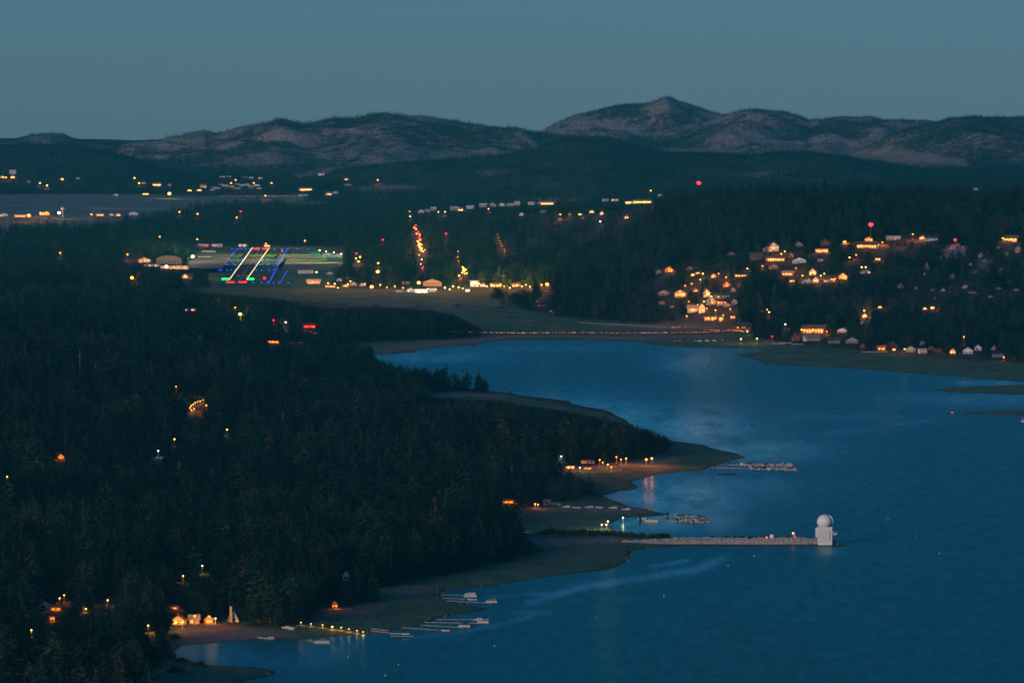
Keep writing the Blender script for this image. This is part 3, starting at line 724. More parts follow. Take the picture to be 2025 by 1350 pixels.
RLM = {}
GLOW['runway white'] = (1, .70, .34)
def runway_light(x, y, kind, label, group, s, rp=.7, D=None):
    if kind not in RLM:
        g = Geo().lathe([(.10, -3), (.10, .6)], 5, mi=0); g.lathe([(.5, .6), (1, 1.0), (1, 1.6), (.5, 2.0)], 7, mi=1)
        RLM[kind] = g.mesh('runway_light', [METAL, glow(kind, s)])
    P = gp(x, y, AZ); k = P[1] / F
    o = ob('runway_light', RLM[kind], None, (P[0], P[1], AZ)); r = rp * k; o.scale = (r, r, r)
    keep_open(x - 3, x + 3, y - 3, y + 2, P[1])
    return tag(o, label, 'runway light', group)
def light_row(p, q, n, *a, **kw):
    for t in np.linspace(0, 1, n): runway_light(p[0] + (q[0] - p[0]) * t + random.uniform(-.2, .2), p[1] + (q[1] - p[1]) * t, *a, **kw)
light_row((454, 553), (499, 491), 36, 'runway white', 'warm white runway edge light in the left glowing row', 'left runway edge lights', 6)
light_row((488, 553), (532, 491), 36, 'runway white', 'warm white runway edge light in the right glowing row', 'right runway edge lights', 6)
light_row((433, 536), (469, 493), 18, 'blue', 'blue taxiway light in the slanting row left of the runway', 'left taxiway lights', 6)
light_row((532, 559), (568, 493), 26, 'blue', 'blue taxiway light in the long slanting row right of it', 'right taxiway lights', 6)
light_row((554, 559), (567, 538), 7, 'blue', 'blue light in the short row right of the long taxiway row', 'short row of taxiway lights', 6)
for y, xs in ((493.5, (459, 474, 478, 486, 494, 544, 556, 559, 570, 588, 609)), (514, (453, 465, 470, 480, 483, 520, 530, 544, 553)), (524, (446, 450, 462, 466, 474, 514, 519, 529, 534, 541, 548)), (535, (438, 448, 457, 465, 507, 517, 533, 540)), (559.5, (500, 517, 528, 531, 541, 551, 569))):
    for x in xs: runway_light(x + random.uniform(-.8, .8), y + random.uniform(-.5, .5), 'blue', 'single blue taxiway light dotted across the airfield between the rows', 'scattered taxiway lights', 5, .8)
for x in (441, 445, 450): runway_light(x, 554.5, 'green', 'green threshold light at the left corner of the near runway end', 'left green threshold lights', 8, 2.3)
for x in (491, 496, 500): runway_light(x, 554.5, 'green', 'green threshold light at the right corner of the near runway end', 'right green threshold lights', 8, 2.3)
for x in (449, 453, 457, 461, 474, 478, 482, 486): runway_light(x, 559.5, 'red', 'red light in the bar across the near runway end', 'near red runway lights', 9, 1.5)
for x in (503, 507, 511, 521, 525, 529): runway_light(x, 493.8, 'red', 'red light in the bar across the far runway end', 'far red runway lights', 9, 1.4)
runway_light(523, 553, 'red', 'single large red light standing right of the near runway end', None, 9, 2.4)
runway_light(558, 498.5, 'red', 'single red light beside the far taxiway crossing', None, 9, 1.4)

# ------------------------------------------------------------------ observatory on the breakwater
OX = gp(1632, 1075.3, 1.0); OZ = 1.0
WHITE = mat('observatory white', (.86, .85, .82), .6, .04, .3)
PANEL = mat('observatory panel', (.72, .72, .70), .6, .04, .3)
obs = thing('solar_observatory', 'white domed solar observatory tower at the end of the stone breakwater', 'observatory', (OX[0], OX[1], OZ - 1.0), .06)
ob('tower', Geo().box(-4.45, 4.45, 0, 9, 0, 11.6).mesh('tower', [WHITE]), obs)
ob('cornice', Geo().box(-4.7, 4.7, -.25, 9.25, 11.603, 12.0).mesh('cornice', [WHITE]), obs)
ob('front_panel', Geo().box(-3.6, 2.9, -.16, -.01, 2.2, 11.1).mesh('front_panel', [PANEL]), obs)
w = ob('side_wing', Geo().box(-5.75, -4.46, 1.5, 7, 5.4, 11.5).mesh('side_wing', [WHITE]), obs)
for yw in (2, 6.5): ob('wing_strut', Geo().bar((-5.5, yw, 1.6), (-5.5, yw, 4.6), .12).mesh('wing_strut', [METAL]), w)
ob('drum', Geo().lathe([(4.2, 12.0), (4.2, 13.3), (4.4, 13.5)], 28, (0, 4.5)).mesh('drum', [WHITE], True), obs)
pr = [(4.95 * math.cos(a), 15.1 + 4.95 * math.sin(a)) for a in np.linspace(-.33, math.pi / 2 - .02, 14)]
dome = ob('dome', Geo().lathe([(4.3, 13.4)] + pr, 36, (0, 4.5)).mesh('dome', [WHITE], True), obs)
g = Geo()
for a in np.linspace(0, 2 * math.pi, 13)[:-1]:                        # seams of the dome's gores
    for b0, b1 in zip(np.linspace(-.3, 1.4, 8)[:-1], np.linspace(-.3, 1.4, 8)[1:]):
        R = 4.96
        p = [(R * math.cos(b) * math.cos(a), 4.5 + R * math.cos(b) * math.sin(a), 15.1 + R * math.sin(b)) for b in (b0, b1)]
        g.bar(p[0], p[1], .045)
ob('dome_seam', g.mesh('dome_seam', [PANEL]), dome)
g = Geo()
for b0, b1 in zip(np.linspace(-.25, .95, 9)[:-1], np.linspace(-.25, .95, 9)[1:]):
    q = [(5.6 * math.cos(b), 15.1 + 5.6 * math.sin(b)) for b in (b0, b1)] + [(4.7 * math.cos(b), 15.1 + 4.7 * math.sin(b)) for b in (b1, b0)]
    g.extrude([(x_, z_) for x_, z_ in q], 3.4, 5.6)
ob('shutter', g.mesh('shutter', [WHITE]), dome)
ob('slot_window', Geo().box(3.1, 3.35, -.2, -.05, 3.4, 9.6).mesh('slot_window', [GLASS]), obs)
ob('slot_window', Geo().box(-4.2, -4.05, -.08, -.01, 5.2, 10.6).mesh('slot_window', [GLASS]), obs)
pl = ob('platform', Geo().box(4.46, 7.4, .8, 3.2, 6.9, 7.5).add([(4.46, .9, 7.5), (6.0, .9, 8.7), (4.46, .9, 10.2), (4.46, 2.4, 7.5), (6.0, 2.4, 8.7), (4.46, 2.4, 10.2)], [(0, 1, 2), (5, 4, 3), (0, 3, 4, 1), (1, 4, 5, 2)]).mesh('platform', [WHITE]), obs)
g = Geo()
for a0, a1 in zip(np.linspace(-1.6, .6, 6)[:-1], np.linspace(-1.6, .6, 6)[1:]):
    g.bar((6.6 + .9 * math.cos(a0), 1.3, 8.2 + .9 * math.sin(a0)), (6.6 + .9 * math.cos(a1), 1.3, 8.2 + .9 * math.sin(a1)), .3)
ob('hook_arm', g.mesh('hook_arm', [WHITE]), pl)
ob('door', Geo().box(-.6, .6, -.22, -.17, 1.0, 3.1).mesh('door', [PANEL]), obs)

# breakwater: a mound with an armour of boulders
def boulder_mesh(n, seed):
    r = random.Random(seed); me = bpy.data.meshes.new('boulder'); import bmesh as bm_
    b = bm_.new(); bm_.ops.create_icosphere(b, subdivisions=1, radius=1)
    for v in b.verts: v.co *= r.uniform(.7, 1.15)
    b.to_mesh(me); b.free(); return me
bw = ribbon('breakwater', [(1236, 1070), (1300, 1071), (1400, 1071), (1500, 1071.5), (1600, 1072), (1646, 1074)], 16, mat('breakwater gravel', (.16, .135, .11), .95, .4, .4), 2.0, 4, 42.0)
tmpl = []
for sdd in range(6):
    me = boulder_mesh(1, sdd); co = np.empty(len(me.vertices) * 3); me.vertices.foreach_get('co', co)
    tmpl.append((co.reshape(-1, 3), np.array([p.vertices[:] for p in me.polygons]))); bpy.data.meshes.remove(me)
V_, F_, off_ = [], [], 0
cl, cz = bw
for i in range(3400):
    j = random.randrange(len(cl)); x0, y0 = cl[j]
    if random.random() > .25 + .75 * (x0 + 0) / max(cl[:, 0]) and x0 < 80: continue
    t = random.random(); side = -1 if random.random() < .86 else 1
    yy = y0 + side * (4.5 + t * 7.5); zz = max((cz[j] + .3) * (1 - t) + .1, 0)
    co, fa = tmpl[random.randrange(6)]; r = random.uniform(.5, 1.35)
    an = random.uniform(0, 6.28); c_, s_ = math.cos(an), math.sin(an)
    q = np.stack([co[:, 0] * c_ - co[:, 1] * s_, co[:, 0] * s_ + co[:, 1] * c_, co[:, 2] * .8], 1) * r + [x0 + random.uniform(-2, 2), yy, zz]
    V_.append(q); F_.append(fa + off_); off_ += len(co)
rk = ob('boulder_armour', npmesh('boulder_armour', np.concatenate(V_), np.concatenate(F_), [mat('breakwater boulders', (.50, .43, .37), .9, .75, .45)], False))
rk['kind'] = 'stuff'; rk['label'] = 'pale boulders heaped along the breakwater below the observatory'; rk['category'] = 'boulders'
TOP = lambda x: float(np.interp(x, cl[:, 0], cz))
def on_wall(x, dy=0.0):
    X = gp(x, 1068, 3)[0]; Yw = float(np.interp(X, cl[:, 0], cl[:, 1])) + dy; X = (x - CX) / F * Yw
    return np.array([X, Yw, TOP(X)])
p = on_wall(1528); dm = thing('small_dome', 'small white dome hut on the breakwater beside the orange glow', 'dome', tuple(p))
ob('drum', Geo().lathe([(1.45, -.5), (1.45, 1.6)], 18).mesh('drum', [WHITE], True), dm)
ob('dome', Geo().lathe([(1.5, 1.6)] + [(1.5 * math.cos(a), 1.6 + 1.5 * math.sin(a)) for a in np.linspace(.1, 1.55, 7)], 18).mesh('dome', [WHITE], True), dm)
p = on_wall(1570); tl = thing('beacon_tower', 'small dark red beacon tower with an orange light on the breakwater', 'beacon', tuple(p))
ob('tower', Geo().box(-.8, .8, -.8, .8, -.5, 3.0).mesh('tower', [wallm('red')]), tl)
b = ob('bulb', bulb_mesh('orange', 9), tl, (-.1, 0, 3.7)); b.scale = (.65, .65, .65)
point_light(tl, (-.4, -1.6, 3.6), 'orange', 110, .3)
p = on_wall(1574, -3); tl = thing('telescope_mount', 'white telescope pier standing beside the red beacon tower', 'telescope', tuple(p))
ob('pier', Geo().lathe([(.55, -.6), (.3, .8), (.3, 1.4)], 8).mesh('pier', [WHITE]), tl)
ob('telescope', Geo().bar((-.2, 0, 1.0), (-.5, 0, 3.0), .42).bar((.3, 0, 1.2), (.9, 0, 1.8), .2).mesh('telescope', [WHITE]), tl)
for x, w_, nm in ((1517, 1.2, 'orange'), ):
    p = on_wall(x); t = thing('path_light', 'low orange light glowing on the breakwater behind the shrubs', 'path light', tuple(p))
    ob('post', Geo().box(-.12, .12, -.12, .12, -.4, .5).mesh('post', [METAL]), t); b = ob('bulb', bulb_mesh('orange', 6), t, (0, 0, .9)); b.scale = (.5, .5, .4)
    point_light(t, (-1.5, -.6, 1.4), 'red', 110, .3); point_light(t, (1.2, -.8, 1.4), 'orange', 60, .3)

# ------------------------------------------------------------------ houses on the right hillside
RH = 'houses on the wooded hillside right of the lake'
HOUSES = [
 (1530, 498, 22, 21, 'gable', 'white', 'dark', 2, 'large white chalet with a steep front gable above the lit terraces'),
 (1514, 498, 9, 8, 'flat', 'cream', 'grey', 0, 'low cream annexe at the left foot of the white chalet'),
 (1580, 489, 15, 11, 'gable', 'white', 'pale', 0, 'small white house with chimney standing alone right of the white chalet'),
 (1495, 514, 25, 14, 'side', 'brown', 'brown', 0, 'long dark brown house with unlit pale windows left of the lamp terrace'),
 (1534, 517, 36, 12, 'side', 'tan', 'brown', 3, 'long house with a row of bright orange lamps below the white chalet'),
 (1581, 521, 26, 13, 'gable', 'white', 'dark', 0, 'white double gabled house right of the orange lamp terrace'),
 (1565, 509, 9, 10, 'gable', 'pink', 'red', 0, 'narrow pinkish house between the lamp terrace and the white double gable'),
 (1447, 506, 14, 8, 'gable', 'tan', 'tan', 0, 'small tan house alone among trees left of the brown house'),
 (1323, 538, 16, 11, 'gable', 'red', 'red', 2, 'small red cabin with a lamp at its door at the hill\'s left end'),
 (1303, 541, 11, 8, 'gable', 'grey', 'grey', 0, 'pale grey hut just left of the red cabin'),
 (1364, 534, 11, 8, 'gable', 'tan', 'brown', 0, 'small tan hut between the red cabin and the lit windows'),
 (1370, 546, 7, 6, 'flat', 'tan', 'dark', 3, 'tiny cabin lit yellow below the tan hut'),
 (1380, 542, 9, 5, 'flat', 'tan', 'dark', 2, 'tiny lit cabin just right of the yellow one'),
 (1411, 549, 10, 9, 'gable', 'tan', 'brown', 2, 'small cabin with one strong orange lamp above the tan cluster'),
 (1465, 547, 25, 7, 'side', 'brown', 'dark', 3, 'long low house with a row of yellow lamps in mid slope'),
 (1557, 545, 21, 10, 'side', 'tan', 'tan', 3, 'tan house with yellow porch lamps below the white double gable'),
 (1531, 532, 15, 11, 'gable', 'tan', 'brown', 0, 'unlit tan house under the long lamp terrace'),
 (1607, 544, 14, 14, 'gable', 'cream', 'dark', 3, 'tall narrow house with four glowing windows in the upper cluster'),
 (1595, 561, 18, 10, 'gable', 'white', 'dark', 0, 'pale gabled house at the left of the upper row of big homes'),
 (1613, 560, 14, 14, 'gable', 'white', 'dark', 2, 'tall pale gabled house beside the pink row'),
 (1640, 558, 24, 14, 'side', 'pink', 'brown', 1, 'wide pink house with a band of pale windows'),
 (1667, 553, 16, 14, 'gable', 'tan', 'brown', 2, 'orange lit gabled house at the right end of the pink row'),
 (1345, 588, 22, 17, 'gable', 'tan', 'dark', 3, 'bright yellow lit house at the lower left of the hillside'),
 (1376, 577, 10, 8, 'gable', 'tan', 'brown', 2, 'small orange lit cabin above the bright yellow house'),
 (1437, 568, 14, 12, 'gable', 'red', 'red', 2, 'red house with one orange lamp in mid slope'),
 (1450, 577, 9, 10, 'gable', 'tan', 'brown', 0, 'narrow tan house just right of the red lamp house'),
 (1462, 567, 7, 8, 'gable', 'red', 'red', 0, 'small red hut above the narrow tan house'),
 (1312, 584, 20, 11, 'gable', 'grey', 'grey', 0, 'dim grey house left of the bright yellow house'),
 (1398, 588, 13, 18, 'gable', 'grey', 'grey', 2, 'tall grey house with two bright lamps over the tan cluster'),
 (1430, 590, 26, 11, 'side', 'tan', 'teal', 1, 'long house with a dark teal roof and a row of windows'),
 (1408, 603, 16, 16, 'gable', 'pink', 'pale', 2, 'orange pink house with a white gable in the tan cluster'),
 (1424, 604, 13, 9, 'flat', 'pink', 'pale', 1, 'flat roofed pink house right of the white gable'),
 (1438, 607, 14, 8, 'gable', 'tan', 'tan', 0, 'low tan house at the right edge of the tan cluster'),
 (1452, 602, 11, 11, 'gable', 'tan', 'tan', 0, 'small tan house standing right of the cluster, unlit'),
 (1370, 618, 20, 15, 'side', 'cream', 'tan', 2, 'big cream house glowing above the road bank'),
 (1388, 619, 13, 20, 'gable', 'cream', 'grey', 3, 'tall cream house with tall yellow windows above the road bank'),
 (1405, 634, 26, 9, 'flat', 'red', 'brown', 3, 'low terrace with strong orange lamps above the lake road'),
 (1416, 631, 8, 8, 'gable', 'white', 'grey', 0, 'little white shed between the orange terrace lamps'),
 (1426, 635, 9, 10, 'flat', 'tan', 'brown', 3, 'small lit cabin at the right end of the orange terrace'),
 (1449, 630, 10, 7, 'flat', 'red', 'dark', 3, 'dark cabin with two orange windows above the red lodge'),
 (1470, 655, 30, 18, 'side', 'red', 'dark', 1, 'big dark red lodge with a row of windows by the lake road'),
 (1608, 659, 44, 17, 'side', 'tan', 'brown', 3, 'brightest yellow lodge, with a row of lamps near the right shore'),
 (1608, 675, 28, 14, 'side', 'cream', 'grey', 0, 'unlit cream house directly below the brightest yellow lodge'),
 (1575, 674, 13, 14, 'gable', 'red', 'dark', 0, 'dark red barn left of the unlit cream house'),
 (1665, 658, 18, 10, 'gable', 'white', 'pale', 0, 'dim white house in the trees right of the yellow lodge'),
 (1650, 679, 22, 11, 'side', 'grey', 'dark', 0, 'dark grey shore house, first right of the cream house'),
 (1685, 679, 24, 13, 'gable', 'grey', 'dark', 0, 'dark grey gabled shore house, second right of the cream house'),
 (1710, 628, 11, 10, 'gable', 'tan', 'dark', 2, 'cabin under two bright lamps in the dark wood'),
 (1740, 609, 7, 5, 'flat', 'tan', 'dark', 3, 'tiny orange lit cabin right of the two bright lamps'),
 (1763, 599, 14, 8, 'side', 'red', 'red', 0, 'dim red house high in the dark wood'),
 (1829, 612, 6, 5, 'flat', 'tan', 'dark', 3, 'left one of two tiny orange lit cabins below the boulders', ),
 (1844, 611, 8, 6, 'flat', 'tan', 'dark', 3, 'right one of two tiny orange lit cabins below the boulders'),
 (1706, 688, 9, 9, 'gable', 'red', 'red', 0, 'small red boathouse at the left end of the meadow shore'),
 (1743, 692, 15, 9, 'side', 'tan', 'red', 3, 'low shore house with orange windows beside the dark red one'),
 (1765, 688, 19, 12, 'gable', 'red', 'red', 0, 'dark red shore house with a broad roof'),
 (1768, 693, 6, 5, 'flat', 'tan', 'dark', 3, 'orange lit hut in front of the dark red shore house'),
 (1801, 697, 18, 13, 'gable', 'green', 'pale', 0, 'pale green gabled house on the meadow shore'),
 (1826, 699, 15, 11, 'flat', 'white', 'grey', 0, 'boxy white house on the meadow shore'),
 (1825, 682, 8, 8, 'gable', 'white', 'pale', 0, 'small white cottage behind the boxy white house'),
 (1842, 692, 8, 8, 'gable', 'grey', 'grey', 0, 'grey shed right of the boxy white house'),
 (1856, 697, 15, 8, 'side', 'brown', 'red', 0, 'brown shore cabin left of the glowing orange one'),
 (1884, 699, 12, 11, 'gable', 'tan', 'brown', 3, 'glowing orange cabin with a small gable on the meadow shore'),
 (1914, 700, 19, 14, 'gable', 'white', 'pale', 0, 'white gabled house with many windows right of the orange cabin'),
 (1934, 693, 13, 12, 'gable', 'white', 'pale', 0, 'white cottage right behind the many windowed house'),
 (1965, 692, 9, 8, 'gable', 'pink', 'red', 0, 'small reddish cottage at the right end of the shore'),
 (1975, 706, 20, 6, 'side', 'grey', 'grey', 0, 'low grey shed at the far right of the meadow shore'),
 (1714, 491, 42, 13, 'side', 'tan', 'brown', 3, 'big hilltop house with a row of yellow lamps below the red beacon'),
 (1718, 477, 16, 9, 'gable', 'tan', 'brown', 3, 'upper storey house glowing behind the row of yellow lamps'),
 (1670, 481, 7, 6, 'flat', 'brown', 'dark', 3, 'tiny lit cabin left of the hilltop house'),
 (1767, 475, 26, 9, 'side', 'white', 'pale', 0, 'long white hilltop house right of the red beacon'),
 (1842, 477, 24, 10, 'side', 'white', 'teal', 0, 'white hilltop house with a bluish roof'),
 (1824, 473, 12, 7, 'gable', 'pink', 'red', 2, 'small pink house with lamps left of the bluish roof'),
 (1998, 478, 28, 13, 'side', 'tan', 'brown', 3, 'bright yellow house alone at the hill\'s right end'),
 (1783, 495, 18, 8, 'side', 'brown', 'red', 0, 'red brown house below the long white hilltop house'),
 (1625, 500, 26, 9, 'flat', 'tan', 'brown', 3, 'two level house with bright orange balcony lamps'),
 (1632, 485, 16, 12, 'gable', 'red', 'dark', 0, 'dark red house above the bright orange balcony'),
 (1736, 515, 10, 6, 'flat', 'cream', 'dark', 3, 'small house with one wide yellow window, upper right'),
 (1690, 517, 8, 6, 'flat', 'red', 'red', 0, 'small red shed left of the wide yellow window'),
 (1713, 541, 18, 9, 'gable', 'grey', 'dark', 1, 'grey house with several small windows in the trees, upper right'),
 (1622, 517, 10, 6, 'flat', 'grey', 'grey', 0, 'small grey hut right of the white double gable'),
 (1566, 558, 10, 6, 'flat', 'brown', 'dark', 3, 'dark hut with three orange lights below the tan porch house'),
]
for h in HOUSES: house(*h, group=RH)
# ------------------------------------------------------------------ far houses, valley town, airport
PG = 'pale houses in the row along the far plateau'
for i, (x, y, w, h) in enumerate([(833, 421, 12, 7), (846, 420, 10, 6), (857, 417, 10, 8), (900, 416, 14, 8), (929, 413, 14, 7), (955, 410, 14, 8), (975, 409, 12, 8), (992, 408, 12, 7), (1010, 408, 14, 6), (1023, 406, 10, 8), (1050, 405, 12, 6), (1066, 404, 12, 5)]):
    house(x, y, w, h, random.choice(['gable', 'side']), ['cream', 'white', 'pink'][i % 3], 'pale', 0, 'pale unlit house in the straggling row along the far plateau', PG, deck=False)
house(1082, 405, 26, 7, 'side', 'tan', 'tan', 3, 'wide glowing tan house at the right end of the plateau row', PG, deck=False)
house(911, 417, 10, 6, 'side', 'cream', 'tan', 3, 'bright yellow house left in the plateau row', PG, deck=False)
house(1031, 427, 9, 7, 'gable', 'white', 'pale', 0, 'single white house below the plateau row', deck=False)
house(1074, 421, 10, 5, 'side', 'grey', 'grey', 0, 'single dim grey house below the plateau row', deck=False)
FW = 'houses in the wood right of the plateau row'
for x, y, w, h, wl, li, lb in [(1127, 426, 6, 5, 'white', 0, 'tiny white house right of the orange lamp below the plateau'), (1107, 436, 8, 5, 'white', 0, 'tiny white house under the orange lamp below the plateau'), (1147, 425, 7, 4, 'tan', 3, 'tiny cabin with two yellow lights below the plateau'), (1153, 433, 6, 4, 'pink', 0, 'tiny pink house below the two yellow lights'),
                       (1170, 421, 9, 6, 'cream', 3, 'bright yellow cabin right of the two yellow lights'), (1190, 425, 8, 8, 'white', 2, 'tall white frame house right of the bright yellow cabin'), (1239, 432, 8, 6, 'tan', 3, 'orange lit cabin alone at the right of the wood')]:
    house(x, y, w, h, 'gable', wl, 'grey', li, lb, FW, deck=False)
house(1198, 398, 11, 5, 'flat', 'white', 'pale', 0, 'long white shed, left one of two beside the floodlit yard', deck=False)
house(1216, 398, 13, 5, 'flat', 'white', 'pale', 1, 'long white shed, right one of two beside the floodlit yard', deck=False)
house(1270, 402, 38, 8, 'side', 'cream', 'brown', 3, 'long brightly floodlit building on the plateau crest', None, 'yellow', 'building', 'long_building', deck=False, power=16000)
house(1244, 403, 14, 5, 'flat', 'cream', 'pale', 3, 'low floodlit store left of the long crest building', None, 'yellow', 'building', 'store_building', deck=False, power=9000)
house(1305, 388, 8, 4, 'flat', 'white', 'pale', 0, 'tiny pale hut right of the floodlit crest building', deck=False)
house(1930, 376, 8, 5, 'gable', 'white', 'pale', 0, 'tiny white house alone on the far right hill flank', deck=False)

FL = 'far houses at the foot of the left hill'
for x, y, w, h, wl, li, lb in [(25, 345, 12, 9, 'white', 0, 'white house highest on the far left hill foot'), (5, 352, 9, 5, 'cream', 2, 'lit cream house at the left edge below the hill'), (25, 352, 8, 5, 'tan', 3, 'orange lit cabin just below the highest white house'), (57, 361, 7, 4, 'grey', 0, 'tiny grey house right of the orange lit cabin'), (123, 356, 6, 5, 'tan', 3, 'single orange lit cabin on the far left hill'),
                       (154, 354, 7, 3, 'white', 0, 'small white roofed shed right of the orange cabin on the hill'), (284, 364, 8, 6, 'pink', 1, 'pinkish house above the lit house at the hill foot'), (310, 368, 16, 7, 'tan', 3, 'orange glowing house at the hill foot left of the plain lamp'), (335, 368, 7, 5, 'white', 0, 'small white house right of the orange glowing one'),
                       (288, 385, 12, 4, 'tan', 3, 'low glowing shed on the edge of the plain'), (229, 387, 8, 4, 'white', 1, 'small white hut on the edge of the plain'), (375, 378, 8, 4, 'tan', 3, 'left one of two orange lit cabins by the trailer rows'), (394, 378, 9, 5, 'tan', 3, 'right one of two orange lit cabins by the trailer rows'), (403, 371, 11, 7, 'cream', 1, 'cream house behind the two orange lit cabins'),
                       (605, 377, 24, 6, 'cream', 3, 'long bright yellow building at the end of the plain'), (600, 388, 16, 4, 'white', 0, 'low white sheds below the long yellow building'), (650, 386, 12, 6, 'cream', 2, 'cream house at the forest edge right of the plain'), (664, 383, 9, 5, 'white', 0, 'white house just right of the cream forest edge house'),
                       (635, 347, 12, 5, 'white', 1, 'white house in the woods above the plain'), (685, 356, 9, 4, 'tan', 2, 'orange lit hut in the woods above the plain'), (688, 367, 12, 3, 'white', 0, 'long white roof below the orange lit hut')]:
    house(x, y, w, h, 'gable' if w < 10 else 'side', wl, 'pale' if wl == 'white' else 'tan', li, lb, FL, deck=False)
for i, (x, y) in enumerate([(440, 351), (452, 351), (485, 352), (497, 353), (515, 354), (438, 367), (447, 369), (459, 370), (470, 366), (478, 368), (488, 367), (498, 370), (508, 368), (430, 374), (424, 373), (420, 377), (512, 374), (470, 374)]):
    house(x, y, random.uniform(7, 11), random.uniform(3, 4), 'flat', ['white', 'cream', 'grey'][i % 3], 'pale', 1 if i % 4 == 0 else 0, 'pale roofed trailer home in the cluster beyond the plain', 'trailer homes beyond the plain', cat='trailer', name='trailer_home', deck=False)

for x, y, w, h, st, wl, li, lb in [(8, 428, 16, 6, 'barrel', 'white', 1, 'white round roofed shed at the left edge of the plain'), (40, 429, 22, 5, 'side', 'tan', 3, 'low shed lit orange on the plain left of the big lamp'), (88, 426, 20, 7, 'flat', 'tan', 3, 'brightly lit yard building right of the big plain lamp'),
                           (198, 427, 14, 5, 'side', 'tan', 3, 'low glowing hut in the middle of the plain'), (220, 427, 7, 5, 'barrel', 'white', 0, 'small white dome hut in the middle of the plain'), (234, 427, 9, 5, 'barrel', 'cream', 3, 'lit round roofed hut right of the white dome hut'), (265, 426, 15, 7, 'barrel', 'white', 0, 'large pale dome barn right in the plain')]:
    house(x, y, w, h, st, wl, 'pale', li, lb, 'buildings out on the dry plain', cat='shed', name='shed', deck=False, kind='orange', power=7000)
P = hit(124, 430); wt = thing('water_tower', 'slim white water tower on the dry plain beside the lit yard', 'water tower', tuple(P))
ob('column', Geo().lathe([(1.2, -1), (1.0, 13)], 8).mesh('column', [TRIM]), wt)
ob('tank', Geo().lathe([(1.2, 13), (4.2, 15.5), (4.2, 19), (1, 21)], 12).mesh('tank', [TRIM]), wt)

VT = 'buildings of the valley town'
for x, y, w, h, st, wl, rf, li, lb in [
 (286, 519, 24, 11, 'gable', 'cream', 'tan', 2, 'lit cream hall left of the big tan roof by the airfield'),
 (334, 522, 48, 17, 'barrel', 'tan', 'tan', 0, 'big round roofed tan hangar left of the airfield'),
 (345, 532, 56, 7, 'flat', 'cream', 'pale', 2, 'long low lit store in front of the big round roof'),
 (300, 527, 30, 5, 'flat', 'cream', 'pale', 1, 'low pale store below the lit cream hall'),
 (402, 487, 20, 5, 'flat', 'white', 'pale', 0, 'white hangar, farthest of the left hangar rows'),
 (428, 488, 22, 6, 'flat', 'white', 'pale', 1, 'white hangar with lamps, top right of the left hangar rows'),
 (412, 500, 26, 5, 'flat', 'white', 'pale', 0, 'white hangar, second row left of the runway'),
 (405, 511, 24, 5, 'flat', 'white', 'grey', 0, 'white hangar, third row left of the runway'),
 (398, 521, 22, 5, 'flat', 'white', 'grey', 1, 'white hangar, fourth row left of the runway'),
 (396, 533, 17, 8, 'gable', 'white', 'grey', 0, 'white gabled hangar nearest the meadow left of the runway'),
 (480, 488, 16, 6, 'flat', 'white', 'pale', 1, 'white building behind the far end of the runway'),
 (528, 488, 12, 4, 'flat', 'cream', 'tan', 3, 'glowing hut behind the far end of the runway'),
 (605, 541, 30, 8, 'flat', 'white', 'grey', 0, 'large white hangar on the right side of the airfield'),
 (648, 507, 20, 8, 'gable', 'white', 'pale', 0, 'floodlit white hangar, left one under the field floodlights'),
 (668, 509, 16, 8, 'gable', 'white', 'pale', 0, 'floodlit white hangar, right one under the field floodlights'),
 (366, 550, 11, 9, 'gable', 'white', 'dark', 2, 'white cottage with lamps at the corner of the left wood'),
 (376, 552, 8, 6, 'gable', 'pink', 'red', 1, 'pink shed right of the lamp cottage by the left wood'),
 (620, 561, 26, 9, 'side', 'pink', 'pale', 2, 'broad pale roofed house at the meadow right of the airfield'),
 (671, 556, 11, 7, 'gable', 'white', 'dark', 0, 'white gabled cottage behind the lamps right of the airfield'),
 (699, 565, 13, 8, 'gable', 'white', 'dark', 0, 'white gabled house, first along the valley street'),
 (717, 566, 12, 7, 'gable', 'white', 'grey', 0, 'white gabled house, second along the valley street'),
 (655, 568, 16, 6, 'side', 'cream', 'brown', 2, 'low cream house left along the valley street'),
 (683, 567, 12, 6, 'gable', 'tan', 'brown', 2, 'tan cottage between the lamps on the valley street'),
 (803, 562, 16, 6, 'flat', 'white', 'pale', 0, 'white flat roofed garage above the valley street'),
 (855, 566, 36, 15, 'gable', 'tan', 'tan', 0, 'big tan warehouse roof behind the brightest street lamp'),
 (833, 579, 26, 8, 'flat', 'cream', 'pale', 3, 'brilliantly lit white store at the meadow edge'),
 (812, 577, 14, 8, 'gable', 'white', 'grey', 1, 'white gabled store left of the brilliantly lit one'),
 (790, 578, 12, 5, 'flat', 'white', 'grey', 0, 'low white depot at the left of the meadow stores'),
 (854, 577, 12, 8, 'flat', 'white', 'pale', 0, 'white boxy store right of the brilliantly lit one'),
 (938, 567, 17, 13, 'flat', 'white', 'pale', 3, 'dazzling white petrol station canopy in the town row'),
 (955, 567, 11, 8, 'gable', 'tan', 'brown', 3, 'yellow lit shop right of the dazzling canopy'),
 (980, 567, 22, 8, 'side', 'tan', 'brown', 3, 'long yellow lit shop row before the glowing pines'),
 (925, 577, 9, 6, 'flat', 'cream', 'grey', 2, 'small lit hut in the bushes below the dazzling canopy'),
 (1021, 567, 16, 8, 'side', 'tan', 'brown', 2, 'lit lodge at the right end of the town row'),
 (652, 543, 12, 6, 'gable', 'cream', 'grey', 0, 'pale cottage in trees right of the large white hangar'),
 ]:
    house(x, y, w, h, st, wl, rf, li, lb, VT, 'white' if 'dazzling' in lb or 'brilliant' in lb else 'warm', 'building', 'building', random.uniform(-.12, .12), 22000, deck=False)

